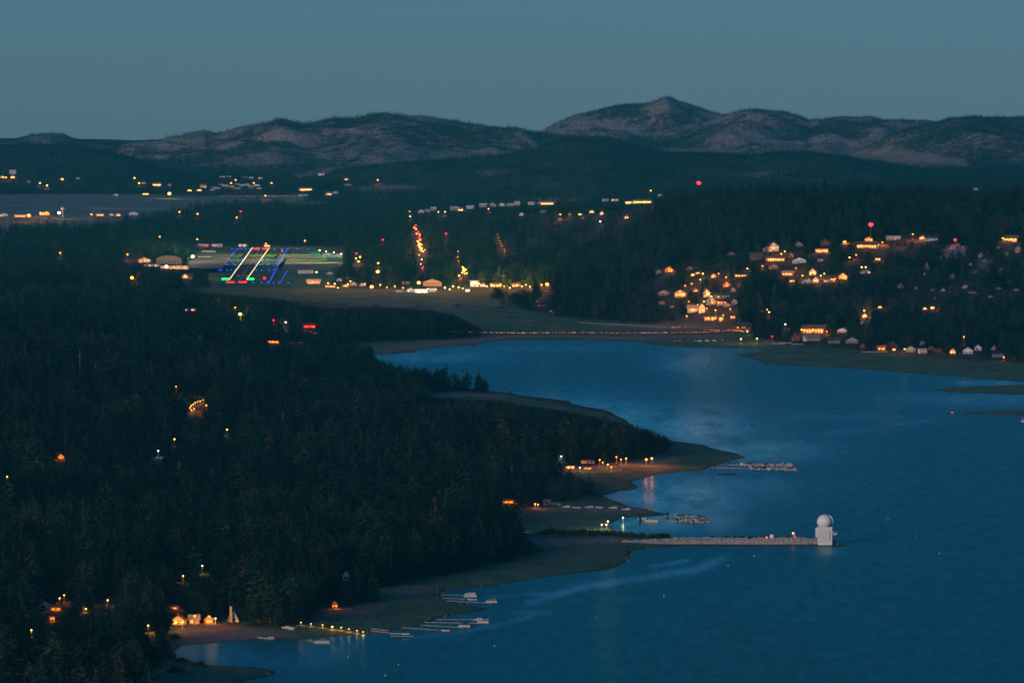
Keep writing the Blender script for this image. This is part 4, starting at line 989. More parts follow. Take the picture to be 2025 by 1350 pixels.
# left shore and camp
LS = 'houses on the near left shore'
for x, y, w, h, st, wl, rf, li, lb, kd, pw in [
 (376, 615, 22, 6, 'flat', 'white', 'pale', 1, 'long white roofed lodge glowing in the left mid wood', 'warm', 3000),
 (612, 648, 24, 9, 'side', 'red', 'brown', 3, 'red lit roadside house in the wood above the bay', 'red', 5000),
 (541, 678, 22, 5, 'flat', 'tan', 'brown', 3, 'low house with a lit strip left of the bay', 'orange', 3000),
 (88, 1203, 21, 17, 'gable', 'white', 'dark', 0, 'white gabled house in the lower left corner wood', 'warm', 0),
 (110, 1206, 20, 12, 'side', 'tan', 'dark', 3, 'orange lit porch wing right of the white corner house', 'orange', 900),
 (103, 1227, 11, 11, 'flat', 'brown', 'dark', 3, 'brown cabin with orange windows below the white corner house', 'orange', 500),
 (215, 1190, 18, 8, 'side', 'brown', 'dark', 1, 'dark cabin with small lit windows in the lower left wood', 'warm', 300),
 (352, 1234, 26, 18, 'gable', 'cream', 'brown', 2, 'cream gabled beach house with a blazing lamp', 'warm', 2600),
 (384, 1233, 20, 19, 'side', 'cream', 'grey', 1, 'grey roofed two storey house right of the blazing lamp', 'warm', 600),
 (413, 1232, 17, 17, 'gable', 'brown', 'dark', 3, 'dark brown beach cabin with orange lamps and balcony', 'orange', 1500),
 (345, 1203, 14, 8, 'side', 'brown', 'dark', 2, 'cabin lit orange among trees behind the beach houses', 'orange', 1200),
 (662, 1202, 12, 16, 'gable', 'brown', 'dark', 3, 'cabin with orange windows at the wood edge above the sand', 'orange', 500),
 (1162, 916, 26, 7, 'flat', 'white', 'pale', 1, 'long white trailer in the lit lakeside camp', 'warm', 1500),
 (1128, 926, 16, 6, 'flat', 'white', 'grey', 3, 'white trailer with yellow windows at the camp front', 'warm', 1500),
 (1162, 927, 14, 4, 'flat', 'cream', 'grey', 3, 'low orange lit hut at the camp front', 'orange', 1500),
 (1080, 998, 11, 12, 'flat', 'white', 'grey', 1, 'tall white shed with a lit upper window by the small harbour', 'warm', 500),
 (1100, 999, 17, 6, 'side', 'white', 'grey', 0, 'long white shed right of the tall one by the small harbour', 'warm', 0),
 (1005, 994, 20, 8, 'side', 'tan', 'dark', 3, 'cabin glowing orange at the wood edge near the harbour', 'orange', 2500),
 (120, 906, 12, 9, 'gable', 'tan', 'brown', 2, 'cabin lit orange deep in the left forest', 'orange', 2500),
 (683, 1146, 11, 18, 'gable', 'white', 'pale', 0, 'narrow white A roofed cottage in the near trees', 'warm', 0),
 ]:
    house(x, y, w, h, st, wl, rf, li, lb, LS, kd, power=pw, deck=None if h > 12 else False)
house(462, 1229, 30, 28, 'aframe', 'green', 'teal', 1, 'steep roofed cottage with a green lit gable and stone chimney', LS, 'lime', rz=-.5, deck=False)  # green light on the gable is put into the wall colour
P = hit(457, 1229); st = thing('stone_chimney', 'stone chimney stack on the front of the steep roofed cottage', 'chimney', (P[0], P[1] - 2.0, P[2] - .5))
ob('shaft', Geo().extrude([(-.9, 0), (.9, 0), (.6, 5.5), (.55, 9), (-.55, 9), (-.6, 5.5)], -.5, .5).mesh('shaft', [mat('chimney stone', (.28, .19, .15), .9, .4, 2)]), st)
ob('cap', Geo().box(-.7, .7, -.65, .65, 9.003, 9.3).mesh('cap', [mat('chimney stone', (.28, .19, .15))]), st)
house(1045, 1054, 12, 4, 'flat', 'white', 'pale', 0, 'small white flat roofed hut at the root of the breakwater', deck=False)

# ------------------------------------------------------------------ lamps
def lamps(rows, group=None, **kw):
    for r in rows: lamp(*r[:6], group if len(r) < 7 else r[6], **kw)
lamps([(1082, 562, 'orange', 4.5, 60000, 'strongest orange street lamp at the right end of the valley town'), (828, 559, 'warm', 4.5, 30000, 'brightest warm lamp in front of the tan warehouse roof'), (735, 567, 'warm', 4.5, 14000, 'bright warm lamp along the middle of the valley street'),
       (747, 537, 'warm', 9, 14000, 'warm lamp in trees above the valley street'), (381, 507, 'white', 12, 120000, 'dazzling white yard lamp between hangars left of the runway'), (329, 527, 'white', 10, 14000, 'white lamp before the big round roofed hangar'),
       (57, 426, 'orange', 12, 40000, 'biggest orange lamp out on the dry plain'), (117, 421, 'white', 12, 9000, 'white lamp beside the water tower on the plain'), (335, 383, 'yellow', 11, 14000, 'yellow lamp on the far edge of the plain'),
       (261, 549, 'orange', 10, 16000, 'tall orange flare lamp in the left valley wood'), (475, 621, 'yellow', 9, 40000, 'yellow lamp lighting the pines in the left mid wood')], rp=3.3, s=14)
lamps([(252, 503, 'orange', 11, 6000, 'orange lamp left of the lit cream hall'), (316, 468, 'orange', 12, 9000, 'orange lamp in trees, left of two beyond the hangars'), (390, 473, 'orange', 12, 9000, 'orange lamp in trees, right of two beyond the hangars'), (603, 476, 'orange', 12, 5000, 'orange lamp behind the far end of the airfield'), (526, 482, 'orange', 10, 4000, 'orange lamp above the glowing hut past the runway'),
       (119, 500, 'orange', 9, 2500, 'small orange lamp in the forest at the far left'), (626, 538, 'lime', 10, 9000, 'greenish lamp in front of the dark trees right of the airfield'), (662, 561, 'warm', 4.5, 6000, 'warm lamp, left of two by the gabled cottage'), (688, 562, 'warm', 4.5, 6000, 'warm lamp, right of two by the gabled cottage'), (649, 560, 'warm', 4.5, 4000, 'small warm lamp at the left end of the valley street'),
       (705, 501, 'red', 14, 9000, 'red lamp on a mast right of the field floodlights'), (704, 511, 'warm', 9, 9000, 'warm lamp below the red mast lamp'), (712, 508, 'yellow', 9, 9000, 'yellow lamp right below the red mast lamp'), (709, 517, 'yellow', 7, 9000, 'yellow lamp, lowest of the three below the red mast'), (748, 520, 'yellow', 8, 5000, 'small yellow lamp above the warm tree lamp'),
       (918, 536, 'warm', 10, 50000, 'bright warm lamp at the foot of the second forest street'), (919, 541, 'orange', 8, 9000, 'orange lamp just under the bright second street lamp'), (1022, 564, 'yellow', 4.5, 40000, 'yellow lamp left of the strongest orange lamp'), (1071, 563, 'orange', 4.5, 1500, 'tiny orange lamp just left of the strongest orange lamp'), (896, 566, 'lime', 4.5, 5000, 'greenish lamp left of the dazzling canopy'), (907, 568, 'yellow', 4.5, 5000, 'small yellow lamp between the greenish lamp and the canopy'),
       (935, 556, 'yellow', 4.5, 50000, 'white lamp over the dazzling canopy'), (880, 569, 'lime', 4.5, 4000, 'greenish lamp in the bushes right of the warehouse'), (911, 551, 'red', 4.5, 2000, 'red light above the dazzling canopy'), (908, 545, 'yellow', 8, 2000, 'small amber light above the red one'), (565, 637, 'white', 8, 2500, 'white lamp in the wood above the bay'), (541, 633, 'red', 8, 1200, 'dim red light left of the white wood lamp'), (465, 608, 'orange', 8, 1500, 'small orange light above the yellow wood lamp')])
lamps([(632, 495, 'lime', 8, 420000, 'airfield floodlight, first from the left of the row'), (645, 497, 'lime', 14, 420000, 'airfield floodlight, second from the left of the row'), (660, 499, 'lime', 8, 420000, 'airfield floodlight, third from the left of the row'), (675, 502, 'lime', 14, 260000, 'airfield floodlight, fourth from the left of the row')], 'airfield floodlights', cat='floodlight', name='floodlight', rp=1.4)
S1 = 'lamps up the first forest street'
for i, (x, y) in enumerate([(822, 446), (819, 450), (823, 453), (827, 459), (824, 462), (830, 464), (829, 470), (831, 474)]): lamp(x, y, 'orange' if i % 3 else 'red', 9, 5000, 'glowing lamp in the upper bend of the first forest street', S1)
for x, y in [(826, 477), (829, 481), (828, 485), (830, 489), (833, 484), (834, 491), (832, 494), (836, 497)]: lamp(x, y, 'warm', 9, 12000, 'bright lamp in the lower run of the first forest street', S1, rp=1.7)
for x, y, kd in [(840, 494, 'warm'), (829, 504, 'warm'), (834, 513, 'cool'), (832, 522, 'white'), (835, 531, 'red'), (837, 528, 'red')]: lamp(x, y, kd, 8, 1800, 'small light strung below the first forest street', S1, rp=1.0)
for x, y in [(915, 528), (917, 531), (921, 533), (916, 534), (914, 539), (923, 540)]: lamp(x, y, 'warm', 8, 5000, 'bright small lamp clustered at the second forest street', 'lamps at the second forest street')
for x, y in [(984, 464), (986, 470), (989, 476), (991, 481), (993, 486), (997, 493), (998, 497)]: lamp(x, y, 'orange', 8, 900, 'tiny orange light in the thin third forest street', 'lights of the third forest street', rp=.75, s=3)
for x, y in [(906, 497), (905, 508), (907, 516)]: lamp(x, y, 'orange', 8, 1200, 'tiny orange light in trees above the second street', 'lights above the second street', rp=.8)
for x, y, kd in [(880, 419, 'white'), (867, 419, 'yellow'), (811, 428, 'white'), (810, 418, 'orange'), (966, 413, 'warm')]: lamp(x, y, kd, 8, 4000, 'small lamp at the left part of the plateau row', 'lamps of the plateau row', rp=1.1)
lamps([(1108, 424, 'orange', 9, 7000, 'orange lamp below the right end of the plateau row'), (1287, 377, 'orange', 12, 3000, 'orange lamp on the slope above the floodlit crest building'), (1187, 438, 'white', 8, 1500, 'tiny white lamp in the wood below the tall frame house'), (747, 356, 'orange', 10, 4000, 'single orange lamp in the wood right of the plain'), (757, 498 - 24, 'red', 9, 900, 'dim red light left of the first forest street'), (882, 462, 'red', 9, 900, 'dim red light right of the first forest street'),
       (457, 362, 'orange', 12, 9000, 'orange lamp, left of two over the trailer rows'), (502, 362, 'orange', 12, 9000, 'orange lamp, right of two over the trailer rows'), (466, 356, 'orange', 9, 3000, 'small orange lamp above the trailer rows'), (537, 362, 'orange', 10, 3000, 'orange lamp right of the trailer rows'), (525, 387, 'orange', 9, 9000, 'orange lamp at the junction of the plain road'), (12, 351, 'orange', 9, 3000, 'orange lamp between two far left houses'), (266, 352, 'warm', 8, 2500, 'small warm lamp above the pinkish far house'),
       (275, 362, 'yellow', 8, 3000, 'yellow lamp left of the pinkish far house'), (93, 367, 'yellow', 8, 1500, 'tiny yellow lamp low on the far left hill'), (79, 362, 'warm', 8, 1500, 'tiny warm lamp on the far left hill'), (355, 419, 'orange', 9, 3000, 'orange lamp in the copse, left of two beyond the plain'), (391, 423, 'orange', 9, 3000, 'orange lamp in the copse, right of two beyond the plain'), (468, 430, 'orange', 9, 4000, 'orange lamp in trees right of the copse'), (476, 418, 'red', 10, 1800, 'red light in trees right of the copse'), (80, 421, 'orange', 10, 9000, 'orange lamp, left of two on the lit yard building'), (92, 420, 'orange', 10, 14000, 'orange lamp, right of two on the lit yard building'), (181, 424, 'orange', 8, 3000, 'small orange lamp in mid plain')])
lamps([(1368, 561, 'orange', 8, 5000, 'strong orange lamp above the small orange lit cabin'), (1355, 565, 'orange', 6, 1500, 'small orange lamp left of the strong hillside lamp'), (1401, 581, 'yellow', 7, 4000, 'yellow lamp, upper of two on the tall grey house'), (1407, 586, 'yellow', 6, 4000, 'yellow lamp, lower of two on the tall grey house'), (1390, 541, 'yellow', 6, 1500, 'small yellow lamp right of the tiny cabins'), (1521, 617, 'yellow', 8, 4000, 'yellow lamp at the bend of the hillside lane'), (1517, 612, 'orange', 7, 1500, 'small orange lamp above the lane bend lamp'),
       (1709, 614, 'yellow', 9, 4000, 'yellow lamp, upper of two in the dark wood'), (1711, 624, 'white', 8, 6000, 'white lamp, lower of two in the dark wood'), (1680, 509, 'yellow', 6, 900, 'yellow window lamp left of the upper right sheds'), (1693, 504, 'orange', 6, 900, 'small orange lamp above the red shed'), (1805, 463, 'orange', 8, 1800, 'orange lamp left of the hilltop white houses'), (1906, 666, 'orange', 9, 2500, 'single orange lamp in the wood above the shore houses'), (1789, 690, 'warm', 5, 1500, 'small warm lamp left of the pale green house'), (1704, 528, 'yellow', 7, 1500, 'yellow lamp, left of two above the grey wood house'), (1712, 528, 'yellow', 7, 1500, 'yellow lamp, right of two above the grey wood house'),
       (1478, 655, 'warm', 5, 3000, 'warm lamp at the foot of the red lodge'), (1497, 669, 'yellow', 5, 3000, 'yellow lamp by the shore below the red lodge'), (1465, 670, 'yellow', 5, 2000, 'small yellow lamp on the shore left of the other'), (1553, 641, 'white', 6, 500, 'tiny white lamp between lodge and yellow house'), (1527, 665, 'red', 5, 800, 'small red light at the shore below the lodge'), (1985, 706, 'orange', 4, 600, 'small orange lamp at the far right shore shed')], 'lamps on the right hillside', rp=1.4)
lamps([(62, 1245, 'yellow', 4, 700, 'yellow lamp in shrubs in the lower left corner'), (293, 1236, 'yellow', 4, 900, 'yellow lamp in a bush left of the beach house'), (361, 1229, 'warm', 3.5, 2600, 'blazing lamp on the cream beach house'), (385, 1217, 'yellow', 5, 700, 'lamp high on the grey roofed two storey house'), (414, 1218, 'orange', 4.5, 1200, 'orange lamp on the dark brown beach cabin'), (426, 1222, 'lime', 3, 2600, 'hidden lamp lighting the tree beside the brown cabin'), (213, 1186, 'yellow', 3, 300, 'yellow lamp, right of the small lit windows lower left'), (127, 1176, 'warm', 4, 200, 'tiny warm light above the white corner house'), (118, 1182, 'warm', 4, 200, 'tiny warm light just above the corner house roof'),
       (362, 1138, 'yellow', 4, 250, 'tiny yellow light low in the dark near forest'), (400, 1118, 'lime', 5, 250, 'tiny greenish light high in the dark near forest'), (170, 1203, 'yellow', 2.5, 800, 'yellow lamp glowing under the lower left pines'), (345, 868, 'yellow', 5, 400, 'tiny yellow light in the middle of the left forest'), (449, 849, 'yellow', 5, 500, 'tiny pale light right in the middle left forest'), (313, 891, 'cool', 5, 300, 'tiny bluish white light in the left forest'), (14, 942, 'warm', 5, 300, 'tiny warm light at the left edge of the forest'), (348, 764, 'orange', 6, 1200, 'small orange light above the lit forest road'), (408, 801, 'orange', 6, 1200, 'small orange light right of the lit forest road')], rp=1.5)
for x, y in [(376, 806), (378, 802), (382, 799), (386, 796), (391, 794), (396, 793), (402, 791), (379, 811), (384, 808)]: lamp(x, y, 'warm', 2.5, 900, 'warm light in the curve of lights along the forest road', 'lights along the lit forest road', rp=1.1, s=8)
for i, (x, y) in enumerate([(595, 1230), (615, 1232.5), (638, 1235), (657, 1238.5), (675, 1240), (690, 1243), (706, 1246), (718, 1248.5)]): lamp(x, y, 'warm', 1.6, 130 if i != 3 else 320, 'low yellow lamp in the row leading down to the dock', 'path lamps to the dock', rp=1.1 if i != 3 else 2.0, s=8, cat='path lamp', name='path_lamp')
lamps([(1186, 909, 'orange', 6, 1600, 'strongest orange lamp in the middle of the camp'), (1202, 918, 'warm', 4, 1200, 'warm lamp right of the long camp trailer'), (1209, 923, 'orange', 3.5, 1000, 'orange lamp at the front right of the camp'), (1192, 914, 'orange', 3.5, 600, 'small orange lamp between the camp trailers'), (1147, 924, 'lime', 3, 900, 'greenish lamp by the camp front trailer'), (1219, 903, 'orange', 5, 500, 'small orange light, left of three beyond the camp'), (1228, 908, 'orange', 5, 500, 'small orange light, middle of three beyond the camp'), (1238, 906, 'yellow', 5, 500, 'small yellow light, right of three beyond the camp'), (1110, 902, 'cool', 4, 300, 'tiny white light left of the camp'),
       (1058, 996, 'warm', 3, 400, 'small warm lamp, left of two by the harbour sheds'), (1064, 997, 'orange', 3, 400, 'small orange lamp, right of two by the harbour sheds')], 'lamps on the camp shore', rp=1.4)
lamps([(1278, 908, 'orange', 5, 6000, 'orange lamp, left of two blazing beside the lit sandy shore'), (1289, 906, 'orange', 6, 5000, 'orange lamp, right of two blazing beside the lit sandy shore')], rp=2.2, s=60)
lamps([(1202, 1030, 'white', 7, 2500, 'blazing white lamp on the shore of the small harbour'), (1190, 1037, 'white', 3, 500, 'small white lamp, left of two below the blazing one'), (1199, 1037, 'white', 3, 500, 'small white lamp, right of two below the blazing one'), (1232, 1023, 'white', 4, 900, 'white lamp at the landing of the harbour dock')], rp=1.5, s=14)
for x, y, kd in [(645, 566, 'orange'), (668, 569, 'warm'), (693, 556, 'warm'), (722, 561, 'orange'), (752, 563, 'warm'), (765, 568, 'orange'), (781, 566, 'warm'), (797, 569, 'orange'), (846, 571, 'white'), (862, 572, 'warm'), (889, 572, 'lime'), (915, 570, 'yellow'), (948, 561, 'yellow'), (963, 566, 'warm'), (972, 563, 'yellow'), (990, 563, 'yellow'), (997, 566, 'orange'), (1008, 569, 'yellow'), (1032, 566, 'yellow'), (1040, 563, 'warm'), (1048, 567, 'yellow')]:  # extra lamps scattered through the town row to add glow
    lamp(x, y, kd, 4.5, 22000, 'small glowing lamp added to brighten the long valley town row', 'added lamps of the valley town row', rp=1.3)
for x, y, kd in [(1348, 572, 'orange'), (1385, 553, 'yellow'), (1421, 541, 'orange'), (1436, 548, 'warm'), (1478, 531, 'yellow'), (1502, 505, 'warm'), (1508, 526, 'orange'), (1545, 502, 'yellow'), (1552, 497, 'yellow'), (1574, 530, 'orange'), (1587, 545, 'yellow'), (1600, 553, 'orange'), (1623, 545, 'yellow'), (1630, 541, 'yellow'), (1652, 551, 'orange'), (1662, 545, 'warm'), (1392, 596, 'yellow'), (1398, 610, 'orange'), (1415, 613, 'yellow'), (1434, 598, 'orange'), (1444, 611, 'orange'), (1380, 603, 'yellow'), (1362, 596, 'orange'), (1358, 625, 'warm'), (1430, 623, 'orange'), (1455, 640, 'orange'), (1698, 484, 'yellow'), (1737, 484, 'yellow'), (1745, 479, 'orange'), (1983, 471, 'yellow'), (2010, 471, 'yellow'), (1585, 652, 'yellow'), (1628, 650, 'yellow'), (1635, 655, 'orange')]:  # lamps added between the houses to make the hillside glow more
    lamp(x, y, kd, 4, 2600, 'small warm lamp added for glow among the right hillside houses', 'added lamps of the right hillside', rp=1.2)
# red warning beacons on masts
for x, y, hp, s, rp, lb in [(1382, 362, 26, 14, 3.8, 'red beacon on a pale mast at the crest of the hill'), (1722, 444, 24, 14, 4.4, 'biggest red beacon over the yellow hilltop house'), (1889, 474, 12, 12, 2.8, 'small red beacon on the boulder knob')]:
    lamp(x, y, 'red', hp, 60 if hp < 20 else 900, lb, 'red warning beacons', rp, s, 'beacon', 'beacon_mast')

# ------------------------------------------------------------------ cars with their lights on
n = len(road_line); cum = np.concatenate([[0], np.cumsum(np.hypot(*np.diff(road_line, axis=0).T))])
q = 10.0; i = 0
while q < cum[-1] - 5:
    X = float(np.interp(q, cum, road_line[:, 0])); Yv = float(np.interp(q, cum, road_line[:, 1])); Z = float(np.interp(q, cum, road_z))
    X2 = float(np.interp(q + 3, cum, road_line[:, 0])); Y2 = float(np.interp(q + 3, cum, road_line[:, 1]))
    a = math.atan2(Y2 - Yv, X2 - X) - math.pi / 2
    car((X, Yv - 2, Z), a, 'car with red tail lights in the line crossing the causeway', 'cars on the causeway')
    q += random.uniform(5.5, 9)
for k, (x, y) in enumerate([(1331, 649.5), (1341, 649), (1352, 649), (1361, 649.5)]):
    P = hit(x, y); car((P[0], P[1], P[2] + .4), -1.5, 'car with lights on the short hillside road above the causeway', 'cars on the hillside road')
for k, (x, y) in enumerate([(1390, 654), (1401, 654), (1406, 654.5), (1412, 655), (1419, 655), (1446, 656), (1452, 656)]):
    P = hit(x, y); car((P[0], P[1], P[2] + .5), -1.5, 'car with bright lamps parked below the orange terrace', 'cars below the orange terrace', 'head'); keep_open(x - 5, x + 5, y - 6, y + 1, P[1])
for k, (x, y) in enumerate([(1063, 597), (1066, 600), (1070, 592), (1076, 605), (1066, 606), (1089, 617), (1093, 619), (1080, 578), (1085, 578)]):
    P = hit(x, y); car((P[0], P[1], P[2] + .3), random.uniform(-.3, .3), 'car with red tail lights below the strongest orange lamp', 'cars below the strongest lamp', 'tail'); keep_open(x - 6, x + 6, y - 7, y + 1, P[1])
for k, (x, y) in enumerate([(578, 679), (585, 680), (592, 680), (599, 679), (607, 655), (619, 657), (624, 661)]):
    P = hit(x, y); car((P[0], P[1], P[2] + .3), -1.5, 'car with red tail lights in the wood by the bay', 'cars in the wood by the bay', 'tail'); keep_open(x - 6, x + 6, y - 6, y + 1, P[1])
for k, (x, y) in enumerate([(250, 517), (258, 516), (266, 515), (273, 514)]):
    P = hit(x, y); car((P[0], P[1], P[2] + .3), -1.2, 'car with red tail lights left of the lit cream hall', 'cars left of the cream hall', 'tail'); keep_open(x - 6, x + 6, y - 5, y + 1, P[1])
for k, x in enumerate(np.linspace(432, 596, 24)):
    P = hit(x, 388.6); car((P[0], P[1], P[2] + .5), -1.57, 'car with lights on the road across the far plain', 'cars on the plain road')
for k, (x, y) in enumerate([(1372, 675), (1383, 675.5), (1330, 676), (1341, 675.5), (1398, 675), (1412, 675), (1424, 674)]):
    P = hit(x, y); car((P[0], P[1], P[2] + .1), -1.57, 'parked car with lamps on the grassy shore below the causeway', 'cars on the shore below the causeway', 'head')
P = hit(218, 1214); car((P[0], P[1], P[2]), -1.2, 'pale car parked by the lower left cabins', None, 'none')

# ------------------------------------------------------------------ marinas, docks, boats, buoys
for nm, rows, lab, grp, sc, seed in (('outer', [((1408, 924.5), (1576, 929.5)), ((1440, 919), (1572, 921.5))], 'boat moored among others at the outer marina docks', 'boats at the outer marina', 1.0, 3), ('inner', [((1266, 1027), (1408, 1032.5)), ((1316, 1020), (1396, 1027))], 'boat moored among others at the inner harbour docks', 'boats at the inner harbour', .95, 5)):
    rd = random.Random(seed)
    for r, (p, q_) in enumerate(rows):
        dock(p, q_, 1.8, 'long thin %s dock of the %s marina' % (('front', 'rear')[r], nm))
        n0 = .46 if nm == 'outer' else .5
        for t in np.arange(n0 if r == 0 else n0 - .22, 1.0, .052 if nm == 'outer' else .075):
            for s in (-1, 1):
                if rd.random() < .12: continue
                b = gp(p[0] + (q_[0] - p[0]) * t, p[1] + (q_[1] - p[1]) * t); kd = 'pontoon' if rd.random() < .6 else 'runabout'
                c = rd.choice(['white', 'white', 'blue', 'teal', 'black', 'maroon', 'tan', 'green', 'white', 'red'] if nm == 'outer' else ['white', 'teal', 'teal', 'blue', 'red', 'maroon', 'green'])
                boat((b[0] + rd.uniform(-.6, .6), b[1] + s * rd.uniform(5.2, 8.5), 0), (0 if s < 0 else math.pi) + rd.uniform(-.5, .5), kd, c, '%s %s boat on the %s %s dock' % (c, 'canopied' if kd == 'pontoon' else 'covered', ('front', 'rear')[r], 'outer marina' if nm == 'outer' else 'inner harbour'), grp, sc * rd.uniform(.8, 1.05))
for x, y, lb in ((1441, 919, 'dark piling at the shore end of the rear outer dock'), (1412, 925, 'dark piling at the shore end of the front outer dock'), (1320, 1021, 'thick dark piling at the tip of the harbour spit'), (1266, 1030, 'thick dark piling in the small harbour water')):
    P = gp(x, y); t = thing('piling', lb, 'piling', tuple(P)); ob('shaft', Geo().lathe([(.9, -2), (.8, 2.6)], 8).mesh('shaft', [mat('dark creosote', (.03, .03, .03), .9)]), t); ob('cap', Geo().lathe([(1.0, 2.6), (.3, 3.4)], 8).mesh('cap', [mat('dark creosote', (.03, .03, .03))]), t)
for x, y, c, lb in ((1283, 1030.5, 'yellow', 'yellow covered boat in the small harbour'), (1294, 1031, 'tan', 'orange tan covered boat beside the yellow one'), (1270, 1027.5, 'white', 'white covered boat left in the small harbour')):
    boat(gp(x, y), 1.4, 'runabout', c, lb)
NB = 'near docks on the left shore'
dock((875, 1175.5), (918, 1177), 1.8, 'white double dock, upper of the pair at the near cove', group=NB)
dock((876, 1182), (922, 1184.5), 1.8, 'white double dock, lower of the pair at the near cove', group=NB)
dock((884, 1187.5), (976, 1192.5), 1.7, 'long dock reaching past the cove point', group=NB)
boat(gp(930, 1176.5), 1.5, 'pontoon', 'green', 'green canopied boat at the end of the upper cove dock')
boat(gp(930, 1180), 1.6, 'pontoon', 'white', 'long white boat between the two cove docks', scale=1.15)
boat(gp(934, 1186), 1.55, 'runabout', 'blue', 'blue covered boat at the end of the lower cove dock')
boat(gp(972, 1191), 1.5, 'pontoon', 'tan', 'dark boat with a tan canopy at the tip of the long dock')
dock((864, 1224.5), (968, 1224.5), 1.6, 'farthest of the near docks, brown and narrow', group=NB)
dock((840, 1230), (968, 1232.5), 1.8, 'long white dock under the white canopied boat', group=NB)
dock((834, 1235.5), (920, 1241), 1.8, 'pale dock ending at a dark covered boat', group=NB)
dock((797, 1240.5), (868, 1246), 1.8, 'pale dock left of the dark covered boat', group=NB)
dock((736, 1247), (790, 1253), 1.6, 'railed white gangway at the end of the path lamps', True, 'gangway', group=NB)
dock((772, 1257.5), (818, 1257.5), 4.2, 'square white float at the foot of the gangway', True, 'float', group=NB)
boat(gp(944, 1226), 1.6, 'runabout', 'white', 'white covered boat at the farthest near dock')
boat(gp(955, 1231.5), 1.55, 'pontoon', 'white', 'white canopied boat on the long white dock')
boat(gp(918, 1239.5), 1.5, 'pontoon', 'black', 'boat with a dark canopy at the end of the pale dock')
boat(gp(880, 1247), 1.45, 'runabout', 'black', 'low dark covered boat moored left of the dark canopy')
boat(gp(800, 1254), 1.5, 'runabout', 'green', 'small boat lying behind the square float')
boat(gp(637, 1271.5), 1.62, 'pontoon', 'maroon', 'white pontoon boat with a dark red canopy near the beach', scale=1.25)
dock((606, 1266), (626, 1269.5), 1.0, 'thin plank walkway from the beach to the red canopied boat')
boat(gp(2030, 834.5), -1.45, 'pontoon', 'white', 'white cabin boat leaving the right edge of the lake', scale=1.5)
for x, y, rz, c, lb in ((566, 1242, 1.0, 'white', 'white boat lying on the grass, left of two'), (576, 1244, .8, 'white', 'white boat lying on the grass, right of two'), (520, 1262, 1.5, 'black', 'dark covered boat beached on the sand'), (532, 1263, 1.5, 'white', 'pale boat beached beside the dark one'), (1120, 1003, 1.3, 'white', 'boat laid up on land, first right of the harbour sheds'), (1140, 1004, 1.5, 'blue', 'blue covered boat laid up on land by the harbour'), (1165, 1003.5, 1.7, 'white', 'boat laid up on land in the middle of the harbour bank'), (1185, 1004, 1.2, 'teal', 'teal covered boat laid up on the harbour bank'), (1212, 1005, 1.5, 'white', 'white boat laid up near the neck of the spit'), (1238, 1008, 1.7, 'white', 'white boat laid up farthest out on the spit')):
    boat(hit(x, y), rz, 'runabout', c, lb)
for x, y, r, lb in ((1742, 696, 1.5, 'long white boat hoist lying on the meadow shore'), (1716, 696, 1.5, 'second white boat hoist lying on the meadow shore'), (1553, 678, 1.5, 'pale dock sections stored on the grass below the lodge'), (1577, 681, 1.5, 'pale dock sections stored right of the others'), (1540, 680, 1.5, 'pale dock sections stored at the left of the stack')):
    P = hit(x, y); t = thing('dock_section', lb, 'dock section', (P[0], P[1], P[2] + .1), .12); ob('deck', Geo().box(-7, 7, -1, 1, .2, .5).mesh('deck', [TRIM]), t); ob('frame', Geo().box(-7, 7, -.9, -.7, -.3, .19).box(-7, 7, .7, .9, -.3, .19).mesh('frame', [METAL]), t)
BUO = Geo().lathe([(.05, -.3), (.36, -.1), (.4, .2), (.22, .6), (.12, 1.0), (.05, 1.1)], 9).mesh('buoy', [mat('buoy white', (.6, .6, .58), .5)])
for x, y in [(1491, 1099.5), (1440, 1119), (1313, 1180), (1180, 1222), (978, 1278), (788, 1315), (762, 1336), (688, 1300), (1858, 1095), (1812, 1060.5), (1756, 1026), (1704, 992.5), (1586, 870), (1494, 763), (1678, 786), (1737, 800), (1825, 833), (1647, 811), (1479, 843)]:
    o = ob('buoy', BUO, None, tuple(gp(x, y))); tag(o, 'small white mooring buoy floating alone on the open lake', 'buoy', 'white buoys on the lake')
P = gp(1883, 819, .4); t = thing('marker_light', 'tiny reddish marker light on the lower sandbar at the right', 'marker light', tuple(P)); ob('post', Geo().box(-.1, .1, -.1, .1, -1, 1.4).mesh('post', [METAL]), t); b = ob('bulb', bulb_mesh('red', 8), t, (0, 0, 1.7)); b.scale = (.45, .45, .45)
# guard rail along the causeway bend
P0 = [hit(x, y) for x, y in [(1145, 639), (1200, 642), (1260, 645), (1320, 648.5)]]
t = thing('guard_rail', 'white posted guard rail along the meadow behind the causeway', 'guard rail', tuple(P0[0]))
gpm = Geo().box(-.25, .25, -.25, .25, -.5, 1.4).mesh('post', [TRIM])
for a_, b_ in zip(P0[:-1], P0[1:]):
    g = Geo().bar(a_ - P0[0] + [0, 0, 1.1], b_ - P0[0] + [0, 0, 1.1], .18); ob('rail', g.mesh('rail', [METAL]), t)
    for q in np.linspace(0, 1, 12): ob('post', gpm, t, tuple(a_ + (b_ - a_) * q - P0[0]))
